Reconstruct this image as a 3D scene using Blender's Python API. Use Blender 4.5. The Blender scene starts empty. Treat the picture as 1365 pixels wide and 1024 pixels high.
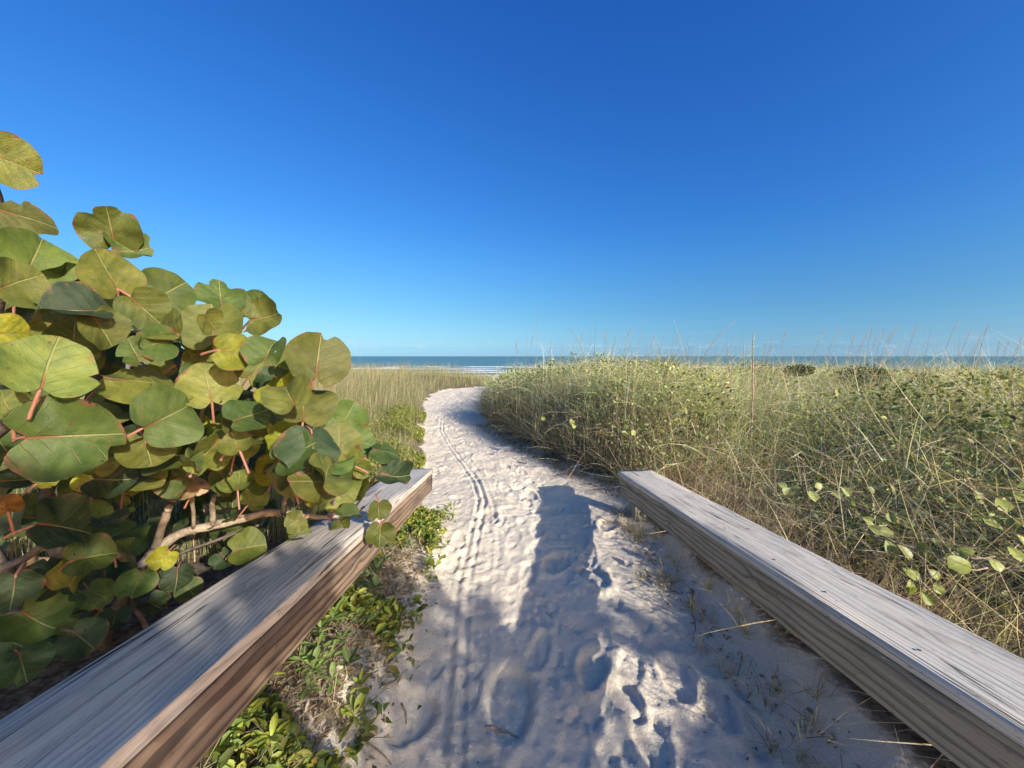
import bpy, math, random
import numpy as np
from mathutils import Matrix, Vector
R = math.radians
rng = np.random.default_rng(7)
random.seed(7)
scn = bpy.context.scene
col = scn.collection

# ------------------------------------------------------------------ camera
EYE = 1.45
PITCH = math.atan(37 / 512.0)
cam = bpy.data.cameras.new('camera')
cam.sensor_width = 36; cam.lens = 36 * 512 / 1365
cam.clip_start = .02; cam.clip_end = 60000
camo = bpy.data.objects.new('camera', cam); col.objects.link(camo)
camo.location = (0, 0, EYE); camo.rotation_euler = (math.pi / 2 - PITCH, 0, 0)
scn.camera = camo

# ------------------------------------------------------------------ sky, sun, exposure
SUN_EL = R(22.0)
SHADOW_AZ = R(-42.0)                       # shadows run this far to the right of +Y
TO_SUN = np.array([-math.sin(SHADOW_AZ) * math.cos(SUN_EL), -math.cos(SHADOW_AZ) * math.cos(SUN_EL), math.sin(SUN_EL)])
w = bpy.data.worlds.new('World'); scn.world = w; w.use_nodes = True
nt = w.node_tree; nt.nodes.clear()
N = nt.nodes.new; L = nt.links.new
sky = N('ShaderNodeTexSky'); sky.sky_type = 'NISHITA'; sky.sun_disc = False
sky.sun_elevation = SUN_EL
sky.sun_rotation = math.atan2(TO_SUN[0], TO_SUN[1])
sky.altitude = 0; sky.air_density = 1.0; sky.dust_density = 2.6; sky.ozone_density = 1.5
# camera-like rendering of the clear sky: one power curve per channel for the whole dome
spl = N('ShaderNodeSeparateColor'); L(sky.outputs[0], spl.inputs[0]); hs = N('ShaderNodeCombineColor')
for ch, (k_, e_) in enumerate(((.172, 1.58), (.575, 1.22), (1.58, .86))):
    pw_ = N('ShaderNodeMath'); pw_.operation = 'POWER'; L(spl.outputs[ch], pw_.inputs[0]); pw_.inputs[1].default_value = e_
    ml_ = N('ShaderNodeMath'); ml_.operation = 'MULTIPLY'; L(pw_.outputs[0], ml_.inputs[0]); ml_.inputs[1].default_value = k_; L(ml_.outputs[0], hs.inputs[ch])
# paler band along the whole horizon
hz = N('ShaderNodeValToRGB'); he = hz.color_ramp.elements; he[0].position = 0; he[0].color = (19, 8.9, 4.6, 1); he[1].position = .309; he[1].color = (.96, .98, 1.01, 1)
for p_, c_ in ((.0105, (10.49, 5.86, 3.54, 1)), (.0192, (6.26, 4.03, 2.80, 1)), (.0332, (3.58, 2.66, 2.11, 1)), (.0454, (2.53, 1.99, 1.68, 1)), (.0645, (1.83, 1.51, 1.35, 1)), (.0872, (1.48, 1.27, 1.14, 1)), (.1080, (1.32, 1.14, 1.04, 1)), (.1323, (1.22, 1.08, .99, 1)), (.1736, (1.14, 1.03, .96, 1)), (.2181, (1.08, 1.02, .99, 1))): e_ = he.new(p_); e_.color = c_
hm = N('ShaderNodeMix'); hm.data_type = 'RGBA'; hm.blend_type = 'MULTIPLY'; hm.inputs[0].default_value = 1
L(hs.outputs[0], hm.inputs[6]); L(hz.outputs[0], hm.inputs[7])
# a few small far clouds low over the sea
tc = N('ShaderNodeTexCoord'); sep = N('ShaderNodeSeparateXYZ'); L(tc.outputs['Generated'], sep.inputs[0]); L(sep.outputs[2], hz.inputs[0])
mp = N('ShaderNodeMapping'); mp.inputs['Scale'].default_value = (9, 9, 60); L(tc.outputs['Generated'], mp.inputs[0])
nz = N('ShaderNodeTexNoise'); nz.inputs['Scale'].default_value = 2.2; nz.inputs['Detail'].default_value = 5; L(mp.outputs[0], nz.inputs['Vector'])
rp = N('ShaderNodeMapRange'); rp.inputs[1].default_value = .56; rp.inputs[2].default_value = .72; L(nz.outputs[0], rp.inputs[0])
b1 = N('ShaderNodeMapRange'); b1.interpolation_type = 'SMOOTHSTEP'; b1.inputs[1].default_value = .012; b1.inputs[2].default_value = .022; L(sep.outputs[2], b1.inputs[0])
b2 = N('ShaderNodeMapRange'); b2.interpolation_type = 'SMOOTHSTEP'; b2.inputs[1].default_value = .04; b2.inputs[2].default_value = .026; L(sep.outputs[2], b2.inputs[0])
m1 = N('ShaderNodeMath'); m1.operation = 'MULTIPLY'; L(rp.outputs[0], m1.inputs[0]); L(b1.outputs[0], m1.inputs[1])
m2 = N('ShaderNodeMath'); m2.operation = 'MULTIPLY'; L(m1.outputs[0], m2.inputs[0]); L(b2.outputs[0], m2.inputs[1])
m3 = N('ShaderNodeMath'); m3.operation = 'MULTIPLY'; m3.inputs[1].default_value = .12; L(m2.outputs[0], m3.inputs[0])
mx = N('ShaderNodeMix'); mx.data_type = 'RGBA'; L(m3.outputs[0], mx.inputs[0]); L(hm.outputs[2], mx.inputs[6]); mx.inputs[7].default_value = (9, 9, 9.4, 1)
bg = N('ShaderNodeBackground'); bg.inputs[1].default_value = .0756; L(mx.outputs[2], bg.inputs[0])
out = N('ShaderNodeOutputWorld'); L(bg.outputs[0], out.inputs[0])
sl = bpy.data.lights.new('sun', 'SUN'); sl.energy = 3.9; sl.angle = R(.53); sl.color = (1, .945, .86)
so = bpy.data.objects.new('sun', sl); col.objects.link(so)
so.rotation_euler = Vector(TO_SUN).to_track_quat('Z', 'Y').to_euler()
vs = scn.view_settings; vs.view_transform = 'Standard'; vs.look = 'None'; vs.gamma = 1; vs.exposure = 1.06; vs.use_curve_mapping = False

# ------------------------------------------------------------------ helpers
def tag(o, label=None, cat=None, group=None, kind=None):
    if label: o['label'] = label
    if cat: o['category'] = cat
    if group: o['group'] = group
    if kind: o['kind'] = kind
    return o

def empty(name, loc, label, cat, group=None):
    o = bpy.data.objects.new(name, None); col.objects.link(o); o.location = loc
    o.empty_display_size = .1
    return tag(o, label, cat, group)

def link(name, me, parent=None, M=None):
    """M: world matrix (or None) ; parents here are only translated empties or leaf objects with a stored matrix"""
    o = bpy.data.objects.new(name, me); col.objects.link(o)
    if parent is not None:
        o.parent = parent
        if parent.type == 'EMPTY':
            o.matrix_parent_inverse = Matrix.Translation(-Vector(parent.location))
    if M is not None: o.matrix_basis = M
    return o

def mesh(name, V, F, mats, uv=None, colr=None, attrs=None, smooth=True, matidx=None):
    V = np.asarray(V, np.float32).reshape(-1, 3)
    me = bpy.data.meshes.new(name)
    me.vertices.add(len(V)); me.vertices.foreach_set('co', V.ravel())
    if isinstance(F, np.ndarray):
        k = F.shape[1]; idx = F.astype(np.int32).ravel()
        st = np.arange(0, len(idx), k, dtype=np.int32); tot = np.full(len(F), k, np.int32)
    else:
        idx = np.array([i for f in F for i in f], np.int32); tot = np.array([len(f) for f in F], np.int32)
        st = np.concatenate([[0], np.cumsum(tot)[:-1]]).astype(np.int32)
    me.loops.add(len(idx)); me.loops.foreach_set('vertex_index', idx)
    me.polygons.add(len(tot)); me.polygons.foreach_set('loop_start', st)
    try: me.polygons.foreach_set('loop_total', tot)
    except Exception: pass
    if matidx is not None: me.polygons.foreach_set('material_index', np.asarray(matidx, np.int32))
    me.update(calc_edges=True)
    if smooth: me.polygons.foreach_set('use_smooth', np.ones(len(tot), bool))
    if uv is not None:
        l = me.uv_layers.new(name='UVMap'); l.data.foreach_set('uv', np.asarray(uv, np.float32)[idx].ravel())
    if colr is not None:
        a = me.color_attributes.new('Col', 'FLOAT_COLOR', 'POINT')
        c4 = np.ones((len(V), 4), np.float32); c4[:, :3] = colr; a.data.foreach_set('color', c4.ravel())
    for k_, v in (attrs or {}).items():
        a = me.attributes.new(k_, 'FLOAT', 'POINT'); a.data.foreach_set('value', np.asarray(v, np.float32).ravel())
    for m in (mats if isinstance(mats, (list, tuple)) else [mats]): me.materials.append(m)
    return me

def ss(a, b, x):
    t = np.clip((np.asarray(x, float) - a) / (b - a), 0, 1); return t * t * (3 - 2 * t)

_lat = rng.random((256, 256))
def vnoise(x, y, f, seed=0):
    x = np.asarray(x, float) * f + seed * 17.31; y = np.asarray(y, float) * f + seed * 9.77
    xi = np.floor(x).astype(int); yi = np.floor(y).astype(int)
    u = x - xi; v = y - yi; u = u * u * (3 - 2 * u); v = v * v * (3 - 2 * v)
    g = lambda a, b: _lat[a % 256, b % 256]
    return (g(xi, yi) * (1 - u) + g(xi + 1, yi) * u) * (1 - v) + (g(xi, yi + 1) * (1 - u) + g(xi + 1, yi + 1) * u) * v - .5

_c, _s = math.cos(PITCH), math.sin(PITCH)
def at(px, py, d):
    """a point d metres ahead of the eye seen at photograph coordinates"""
    u = (px - 682.5) / 512; v = -(py - 512) / 512
    y = _c + v * _s; z = -_s + v * _c
    t = d / y
    return np.array([u * t, d, EYE + z * t])
def gnd(px, py, z0=0.0):
    u = (px - 682.5) / 512; v = -(py - 512) / 512
    y = _c + v * _s; z = -_s + v * _c
    t = (z0 - EYE) / z
    return np.array([u * t, y * t, z0])

# ------------------------------------------------------------------ materials
def mat(name):
    m = bpy.data.materials.new(name); m.use_nodes = True; m.node_tree.nodes.clear(); return m
class G:
    """tiny node builder"""
    def __init__(s, m): s.t = m.node_tree; s.n = s.t.nodes.new
    def set(s, sock, v):
        if isinstance(v, bpy.types.NodeSocket): s.t.links.new(v, sock)
        elif v is not None: sock.default_value = v
    def math(s, op, a, b=None, c=None, clamp=False):
        n = s.n('ShaderNodeMath'); n.operation = op; n.use_clamp = clamp
        for i, v in enumerate((a, b, c)): s.set(n.inputs[i], v)
        return n.outputs[0]
    def mix(s, f, a, b, mode='MIX'):
        n = s.n('ShaderNodeMix'); n.data_type = 'RGBA'; n.blend_type = mode
        s.set(n.inputs[0], f); s.set(n.inputs[6], a if not isinstance(a, tuple) else (*a[:3], 1)); s.set(n.inputs[7], b if not isinstance(b, tuple) else (*b[:3], 1))
        return n.outputs[2]
    def rng(s, x, a, b, c=0., d=1., smooth=True):
        n = s.n('ShaderNodeMapRange'); n.interpolation_type = 'SMOOTHSTEP' if smooth else 'LINEAR'
        for i, v in enumerate((x, a, b, c, d)): s.set(n.inputs[i], v)
        return n.outputs[0]
    def noise(s, vec, scale, detail=4, rough=.55, dist=0.):
        n = s.n('ShaderNodeTexNoise'); s.set(n.inputs['Vector'], vec); n.inputs['Scale'].default_value = scale
        n.inputs['Detail'].default_value = detail; n.inputs['Roughness'].default_value = rough; n.inputs['Distortion'].default_value = dist
        return n.outputs[0]
    def mapping(s, vec, scale=(1, 1, 1), loc=(0, 0, 0)):
        n = s.n('ShaderNodeMapping'); s.set(n.inputs[0], vec); n.inputs['Scale'].default_value = scale; s.set(n.inputs['Location'], loc); return n.outputs[0]
    def coord(s, k='Object'): return s.n('ShaderNodeTexCoord').outputs[k]
    def attr(s, name, k='Fac'):
        n = s.n('ShaderNodeAttribute'); n.attribute_name = name; return n.outputs[k]
    def sep(s, v):
        n = s.n('ShaderNodeSeparateXYZ'); s.set(n.inputs[0], v); return n.outputs
    def comb(s, x, y, z):
        n = s.n('ShaderNodeCombineXYZ'); s.set(n.inputs[0], x); s.set(n.inputs[1], y); s.set(n.inputs[2], z); return n.outputs[0]
    def bump(s, h, strength=.5, dist=.01, nrm=None):
        n = s.n('ShaderNodeBump'); n.inputs['Strength'].default_value = strength; n.inputs['Distance'].default_value = dist
        s.set(n.inputs['Height'], h)
        if nrm is not None: s.set(n.inputs['Normal'], nrm)
        return n.outputs[0]
    def pbsdf(s, base, rough=.7, spec=.3, nrm=None):
        n = s.n('ShaderNodeBsdfPrincipled'); s.set(n.inputs['Base Color'], base if not isinstance(base, tuple) else (*base[:3], 1))
        s.set(n.inputs['Roughness'], rough); s.set(n.inputs['Specular IOR Level'], spec)
        if nrm is not None: s.set(n.inputs['Normal'], nrm)
        return n.outputs[0]
    def out(s, sh):
        o = s.n('ShaderNodeOutputMaterial'); s.t.links.new(sh, o.inputs[0])
    def translucent(s, sh, colr, f):
        t = s.n('ShaderNodeBsdfTranslucent'); s.set(t.inputs[0], colr)
        m = s.n('ShaderNodeMixShader'); s.set(m.inputs[0], f); s.t.links.new(sh, m.inputs[1]); s.t.links.new(t.outputs[0], m.inputs[2]); return m.outputs[0]

def m_sand():
    m = mat('sand'); g = G(m); p = g.coord('Object')
    n1 = g.noise(p, 2.3, 5); n2 = g.noise(p, 38, 5, .75); n3 = g.noise(p, 190, 3, .7); n4 = g.noise(p, 13, 5, .7)
    c = g.mix(g.rng(n1, .3, .7), (.68, .585, .45), (.755, .655, .51))
    c = g.mix(g.rng(n2, .35, .75, 0, .35), c, (.55, .46, .345))
    c = g.mix(g.rng(n3, .54, .72, 0, .55), c, (.34, .285, .225)); c = g.mix(g.rng(n3, .46, .30, 0, .35), c, (.82, .74, .62)); c = g.mix(g.rng(n4, .5, .75, 0, .3), c, (.50, .42, .325))           # dark grains and shell bits
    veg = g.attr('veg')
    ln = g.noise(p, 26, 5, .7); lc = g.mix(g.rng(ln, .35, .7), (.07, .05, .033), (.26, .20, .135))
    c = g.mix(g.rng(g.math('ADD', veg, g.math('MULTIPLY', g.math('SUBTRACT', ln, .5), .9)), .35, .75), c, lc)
    h = g.math('ADD', g.math('ADD', g.math('MULTIPLY', n2, .9), g.math('MULTIPLY', n4, 1.1)), g.math('MULTIPLY', n3, .5))
    g.out(g.pbsdf(c, .92, .15, g.bump(h, .75, .016))); return m

def m_foliage(name, trans=.3, rough=.55, spec=.25, tint=(1, 1, 1)):
    m = mat(name); g = G(m); c = g.attr('Col', 'Color')
    n = g.noise(g.coord('Object'), 9, 3); c = g.mix(1., c, g.mix(n, (.72, .72, .72), (1.25, 1.22, 1.15)), 'MULTIPLY')
    g.out(g.translucent(g.pbsdf(c, rough, spec), g.mix(1., c, (1.25, 1.2, .6), 'MULTIPLY'), trans)); return m

def m_leaf():
    m = mat('sea_grape_leaf'); g = G(m)
    uv = g.coord('UV'); x, y, _ = g.sep(uv); ax = g.math('ABSOLUTE', x)
    oi = g.n('ShaderNodeObjectInfo'); base = oi.outputs['Color']; rnd = oi.outputs['Random']
    off = g.comb(g.math('MULTIPLY', rnd, 37.), g.math('MULTIPLY', rnd, 91.), 0)
    pv = g.mapping(uv, (1, 1, 1), off)
    n1 = g.noise(pv, 3.2, 5, .65); n2 = g.noise(pv, 14, 5, .7); n3 = g.noise(pv, 60, 3)
    c = g.mix(g.rng(n1, .3, .7), g.mix(1., base, (.66, .78, .62), 'MULTIPLY'), g.mix(1., base, (1.30, 1.26, .98), 'MULTIPLY'))
    c = g.mix(g.rng(n2, .5, .75, 0, .6), c, g.mix(1., base, (1.5, 1.38, .7), 'MULTIPLY'))
    c = g.mix(g.rng(n3, .45, .75, 0, .35), c, g.mix(1., base, (.6, .6, .55), 'MULTIPLY'))
    pat = g.rng(g.noise(pv, 2.1, 3, .6), .60, .72); c = g.mix(g.math('MULTIPLY', pat, .4), c, g.mix(.5, base, (.20, .18, .05)))
    # veins
    wob = g.math('MULTIPLY', g.math('SUBTRACT', n1, .5), .10)
    mid = g.rng(g.math('SUBTRACT', ax, g.rng(y, .1, .95, .013, .003, False)), .008, 0)
    q = g.math('SUBTRACT', g.math('ADD', y, wob), g.math('MULTIPLY', g.math('POWER', g.math('MAXIMUM', ax, .001), .8), .62))
    fr = g.math('FRACT', g.math('ADD', g.math('MULTIPLY', q, 5.6), .18))
    sd = g.math('ABSOLUTE', g.math('SUBTRACT', fr, .5))
    side = g.math('MULTIPLY', g.rng(sd, .035, .0), g.rng(ax, .52, .1, .15, 1.))
    vein = g.math('MAXIMUM', mid, g.math('MULTIPLY', side, .7))
    vcol = g.mix(g.rng(g.math('ADD', y, g.math('MULTIPLY', ax, .8)), .14, .42), (.24, .07, .04), (.28, .27, .11))
    c = g.mix(g.math('MULTIPLY', vein, .68), c, vcol)
    # scorched rim and spots
    rim = g.attr('rim')
    rr = g.math('MULTIPLY', g.rng(g.math('ADD', rim, g.math('MULTIPLY', g.math('SUBTRACT', n1, .5), .95)), .96, 1.06), g.rng(rnd, .3, .6))
    rc = g.mix(g.rng(n2, .35, .65), (.20, .085, .04), (.12, .07, .04))
    c = g.mix(rr, c, rc)
    sp = g.rng(g.noise(pv, 13, 2, .4), .67, .72); c = g.mix(g.math('MULTIPLY', sp, .8), c, (.12, .06, .035))
    h = g.math('ADD', g.math('MULTIPLY', vein, .8), g.math('MULTIPLY', n2, .4)); h = g.math('ADD', h, g.math('MULTIPLY', n3, .25)); h = g.math('SUBTRACT', h, g.math('MULTIPLY', g.rng(sd, .5, .0), .14))
    sh = g.pbsdf(c, g.rng(n2, .3, .7, .42, .62), .32, g.bump(h, .6, .007))
    sh = g.translucent(sh, g.mix(1., c, (1.5, 1.45, .45), 'MULTIPLY'), .22)
    hole = g.math('MULTIPLY', g.rng(g.noise(pv, 8.5, 2, .5), .735, .742), g.rng(rnd, .45, .5))          # holes eaten by insects
    tr = g.n('ShaderNodeBsdfTransparent'); ms = g.n('ShaderNodeMixShader'); g.set(ms.inputs[0], hole); g.t.links.new(sh, ms.inputs[1]); g.t.links.new(tr.outputs[0], ms.inputs[2])
    g.out(ms.outputs[0]); return m

def m_wood(name, light, dark, ringf=34., cx=0., cz=-.02, contrast=.8, weather=.0, knots=(), squash=.10, rdist=.055, crack=1.0, stain=None):
    m = mat(name); g = G(m); p = g.coord('Object'); x, y, z = g.sep(p)
    ps = g.mapping(p, (1, squash, 1)); 
    d1 = g.math('SUBTRACT', g.noise(g.mapping(p, (1.6, .55, 1.6)), 1.7, 3, .5), .5)
    d2 = g.math('SUBTRACT', g.noise(g.mapping(p, (5, .9, 5)), 2.2, 3), .5)
    dx = g.math('ADD', g.math('SUBTRACT', x, cx), g.math('MULTIPLY', d1, rdist * 2.2)); dz = g.math('ADD', g.math('SUBTRACT', z, cz), g.math('MULTIPLY', d2, rdist * .8))
    r = g.math('SQRT', g.math('ADD', g.math('MULTIPLY', dx, dx), g.math('MULTIPLY', dz, dz)))
    r = g.math('ADD', r, g.math('MULTIPLY', d1, rdist))
    kn_mask = None
    for (kx, ky, kz, ks) in knots:
        vx = g.math('DIVIDE', g.math('SUBTRACT', x, kx), ks); vy = g.math('DIVIDE', g.math('SUBTRACT', y, ky), ks * 1.7); vz = g.math('DIVIDE', g.math('SUBTRACT', z, kz), ks)
        dd = g.math('ADD', g.math('ADD', g.math('MULTIPLY', vx, vx), g.math('MULTIPLY', vy, vy)), g.math('MULTIPLY', vz, vz))
        ga = g.math('EXPONENT', g.math('MULTIPLY', dd, -.5))
        r = g.math('ADD', r, g.math('MULTIPLY', ga, ks * 1.1)); mk = g.rng(dd, .7, .15)
        kn_mask = mk if kn_mask is None else g.math('MAXIMUM', kn_mask, mk)
    fr = g.math('FRACT', g.math('MULTIPLY', r, ringf))
    late = g.math('MULTIPLY', g.rng(fr, .35, .9), g.rng(fr, 1., .93))          # early wood -> dark late wood line
    fib = g.noise(g.mapping(p, (1, .02, 1)), 230, 4, .75); fib2 = g.noise(g.mapping(p, (1, .03, 1)), 60, 4, .65)
    big = g.noise(g.mapping(p, (1, .35, 1)), 3.5, 4, .6)
    c = g.mix(g.math('MULTIPLY', late, contrast), light, dark)
    c = g.mix(g.rng(fib2, .38, .72, 0, .34), c, g.mix(1., c, (.6, .58, .56), 'MULTIPLY'))
    blot = g.noise(g.mapping(p, (1, .45, 1), (9, 4, 2)), 9, 5, .7); c = g.mix(g.rng(blot, .5, .72, 0, .55), c, g.mix(1., c, (.52, .50, .48), 'MULTIPLY')); pit = g.noise(g.mapping(p, (1, .25, 1)), 140, 2, .5); c = g.mix(g.rng(pit, .66, .72, 0, .7), c, g.mix(1., c, (.35, .33, .31), 'MULTIPLY'))
    c = g.mix(g.rng(fib, .3, .75), g.mix(1., c, (.82, .82, .82), 'MULTIPLY'), g.mix(1., c, (1.15, 1.15, 1.15), 'MULTIPLY'))
    c = g.mix(g.rng(big, .35, .7, 0, weather), c, (.54, .49, .42))
    if stain: c = g.mix(g.rng(g.noise(g.mapping(p, (1, .22, 1.), (3, 1, 2)), 5., 4, .6), .48, .68, 0, .8), c, stain)
    # drying cracks that follow the grain
    ck = g.noise(g.mapping(p, (1, .018, 1), (5, 2, 1)), 30, 2, .5, .2); ckm = g.noise(g.mapping(p, (1, .3, 1), (1, 7, 1)), 4, 2)
    crk = g.math('MULTIPLY', g.math('MULTIPLY', g.rng(g.math('ABSOLUTE', g.math('SUBTRACT', ck, .5)), .020, .005), g.rng(ckm, .45, .56)), crack)
    c = g.mix(g.math('MULTIPLY', crk, .85), c, (.035, .03, .028))
    if kn_mask is not None: c = g.mix(g.math('MULTIPLY', kn_mask, .6), c, dark)
    h = g.math('SUBTRACT', g.math('ADD', g.math('MULTIPLY', late, .25), g.math('MULTIPLY', fib2, .5)), g.math('MULTIPLY', crk, 2.0))
    h = g.math('ADD', h, g.math('MULTIPLY', fib, .35))
    g.out(g.pbsdf(c, .82, .22, g.bump(h, .5, .004))); return m

def m_bark(name, a, b, sc=(14, 14, 14)):
    m = mat(name); g = G(m); p = g.coord('Object')
    n = g.noise(g.mapping(p, sc), 1.6, 5, .65); n2 = g.noise(p, 120, 3)
    c = g.mix(g.rng(n, .32, .68), a, b)
    g.out(g.pbsdf(c, .85, .2, g.bump(g.math('ADD', n, g.math('MULTIPLY', n2, .4)), .6, .008))); return m

def m_plain(name, c, rough=.7, spec=.3):
    m = mat(name); g = G(m); p = g.coord('Object'); n = g.noise(p, 35, 4)
    g.out(g.pbsdf(g.mix(n, tuple(k * .7 for k in c), tuple(k * 1.25 for k in c)), rough, spec)); return m

def m_sea():
    m = mat('sea_water'); g = G(m); p = g.coord('Object')
    pw = g.mapping(p, (.35, 1, 1))
    n1 = g.noise(pw, .22, 5, .6); n2 = g.noise(g.mapping(p, (.12, .5, 1)), .05, 4, .6); n3 = g.noise(g.mapping(p, (.004, .02, 1)), 1., 3)
    c = g.mix(g.rng(n3, .35, .65), (.065, .17, .175), (.085, .20, .20))
    c = g.mix(g.rng(n2, .62, .72, 0, .35), c, (.10, .20, .22))
    fo = g.rng(g.noise(g.mapping(p, (.05, .35, 1)), .55, 5, .65), .72, .78); _, yy, _z = g.sep(p)
    near = g.rng(yy, 420, 120)
    c = g.mix(g.math('MULTIPLY', fo, near), c, (.7, .74, .76))
    g.out(g.pbsdf(c, .42, .28, g.bump(n1, .8, .8))); return m
def m_foam():
    m = mat('foam'); g = G(m); p = g.coord('Object'); n = g.noise(g.mapping(p, (.12, .5, 1)), 3., 5, .7)
    g.out(g.pbsdf(g.mix(g.rng(n, .3, .7), (.62, .68, .70), (.86, .87, .87)), .8, .2, g.bump(n, .6, .3))); return m

M_SAND = m_sand()
M_FOL = m_foliage('grass_blades', .36)
M_SMALL = m_foliage('small_leaves', .3, .5, .3)
M_LEAF = m_leaf()
M_STEM = m_bark('sea_grape_bark', (.17, .13, .09), (.36, .295, .215))
M_DARK_OR_SHADED_STEM = m_bark('dark_or_shaded_bark', (.07, .055, .045), (.16, .125, .10))  # dark bark; on the sea grape's base stems it paints in the shade
M_STALK = m_plain('red_leaf_stalk', (.27, .12, .075), .5, .4)
M_TWIG = m_bark('dead_twig', (.16, .11, .08), (.40, .31, .23), (30, 30, 30))
M_SEA = m_sea(); M_FOAM = m_foam()

# ------------------------------------------------------------------ terrain
XL = np.array([(-5, -.8), (0, -.66), (1.3, -.62), (2.5, -.72), (3.6, -.78), (5, -1.05), (6.5, -1.42), (8.7, -1.86), (11.4, -2.5), (14.5, -2.9), (16.5, -2.72), (18.5, -1.75), (21, -.6), (24, .2), (200, .2)])
XR = np.array([(-5, 1.35), (0, 1.22), (2, 1.12), (3.5, 1.05), (4.05, 1.12), (4.6, .85), (5.3, .42), (7.75, -.56), (9, -.84), (11.4, -1.08), (15, -1.35), (18.5, -1.15), (20.5, .3), (24, 2.4), (200, 2.4)])
RAIL_R = dict(x0=.968, y0=3.472, az=-.068, sl=.078, w=.32, side=1)
RAIL_L = dict(x0=-.738, y0=3.532, az=-.01, sl=.118, w=.31, side=-1)
def xl(y): return np.interp(y, XL[:, 0], XL[:, 1])
def xr(y): return np.interp(y, XR[:, 0], XR[:, 1])

def veg_amount(x, y):
    """how far into the planted ground, in metres (negative on the path)"""
    e = np.maximum(xl(y) - x, x - xr(y))
    return e + .16 * vnoise(x, y, 3.1, 3) + .10 * vnoise(x, y, 8., 4)

def terrain0(x, y):
    x = np.asarray(x, float); y = np.asarray(y, float)
    el = xl(y) - x; er = x - xr(y)
    yf = ss(3.4, 4.6, y)
    wall = (.46 + .40 * np.exp(-((x - 1.3) ** 2 / 1.8 + (y - 5.7) ** 2 / 5))) * ss(.05, 1.0, er); soft = .05 * ss(0, .2, er) + .50 * ss(.7, 3.8, er)
    zr = (wall * yf + soft * (1 - yf)) + .05 * ss(1.2, 5, er)
    zl = .10 * ss(0, .5, el) + .28 * ss(.5, 4, el) * ss(2, 6, y)
    z = zr + zl + .035 * vnoise(x, y, .8, 1) + .12 * vnoise(x, y, .35, 2) * ss(.4, 2, np.maximum(el, er))
    z -= .5 * ss(16, 23, y) * ss(5, 0, np.maximum(el, er)) * .5
    # the sand falls a little towards the camera between the rails, with banks drifted against them
    t = np.clip(3.4 - y, 0, 3.2)
    z = z - .055 * t * ss(-.62, -.35, x) * ss(1.25, .95, x) + (.075 * t) * ss(-.45, -.80, x) + .03 * t * ss(1.05, 1.3, x)
    # seaward face of the dune, the beach, the sea bed
    z = z * (1 - ss(20, 34, y)) - 2.6 * ss(21, 45, y) - 1.1 * ss(45, 125, y) - 1.5 * ss(120, 170, y)
    return z

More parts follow.
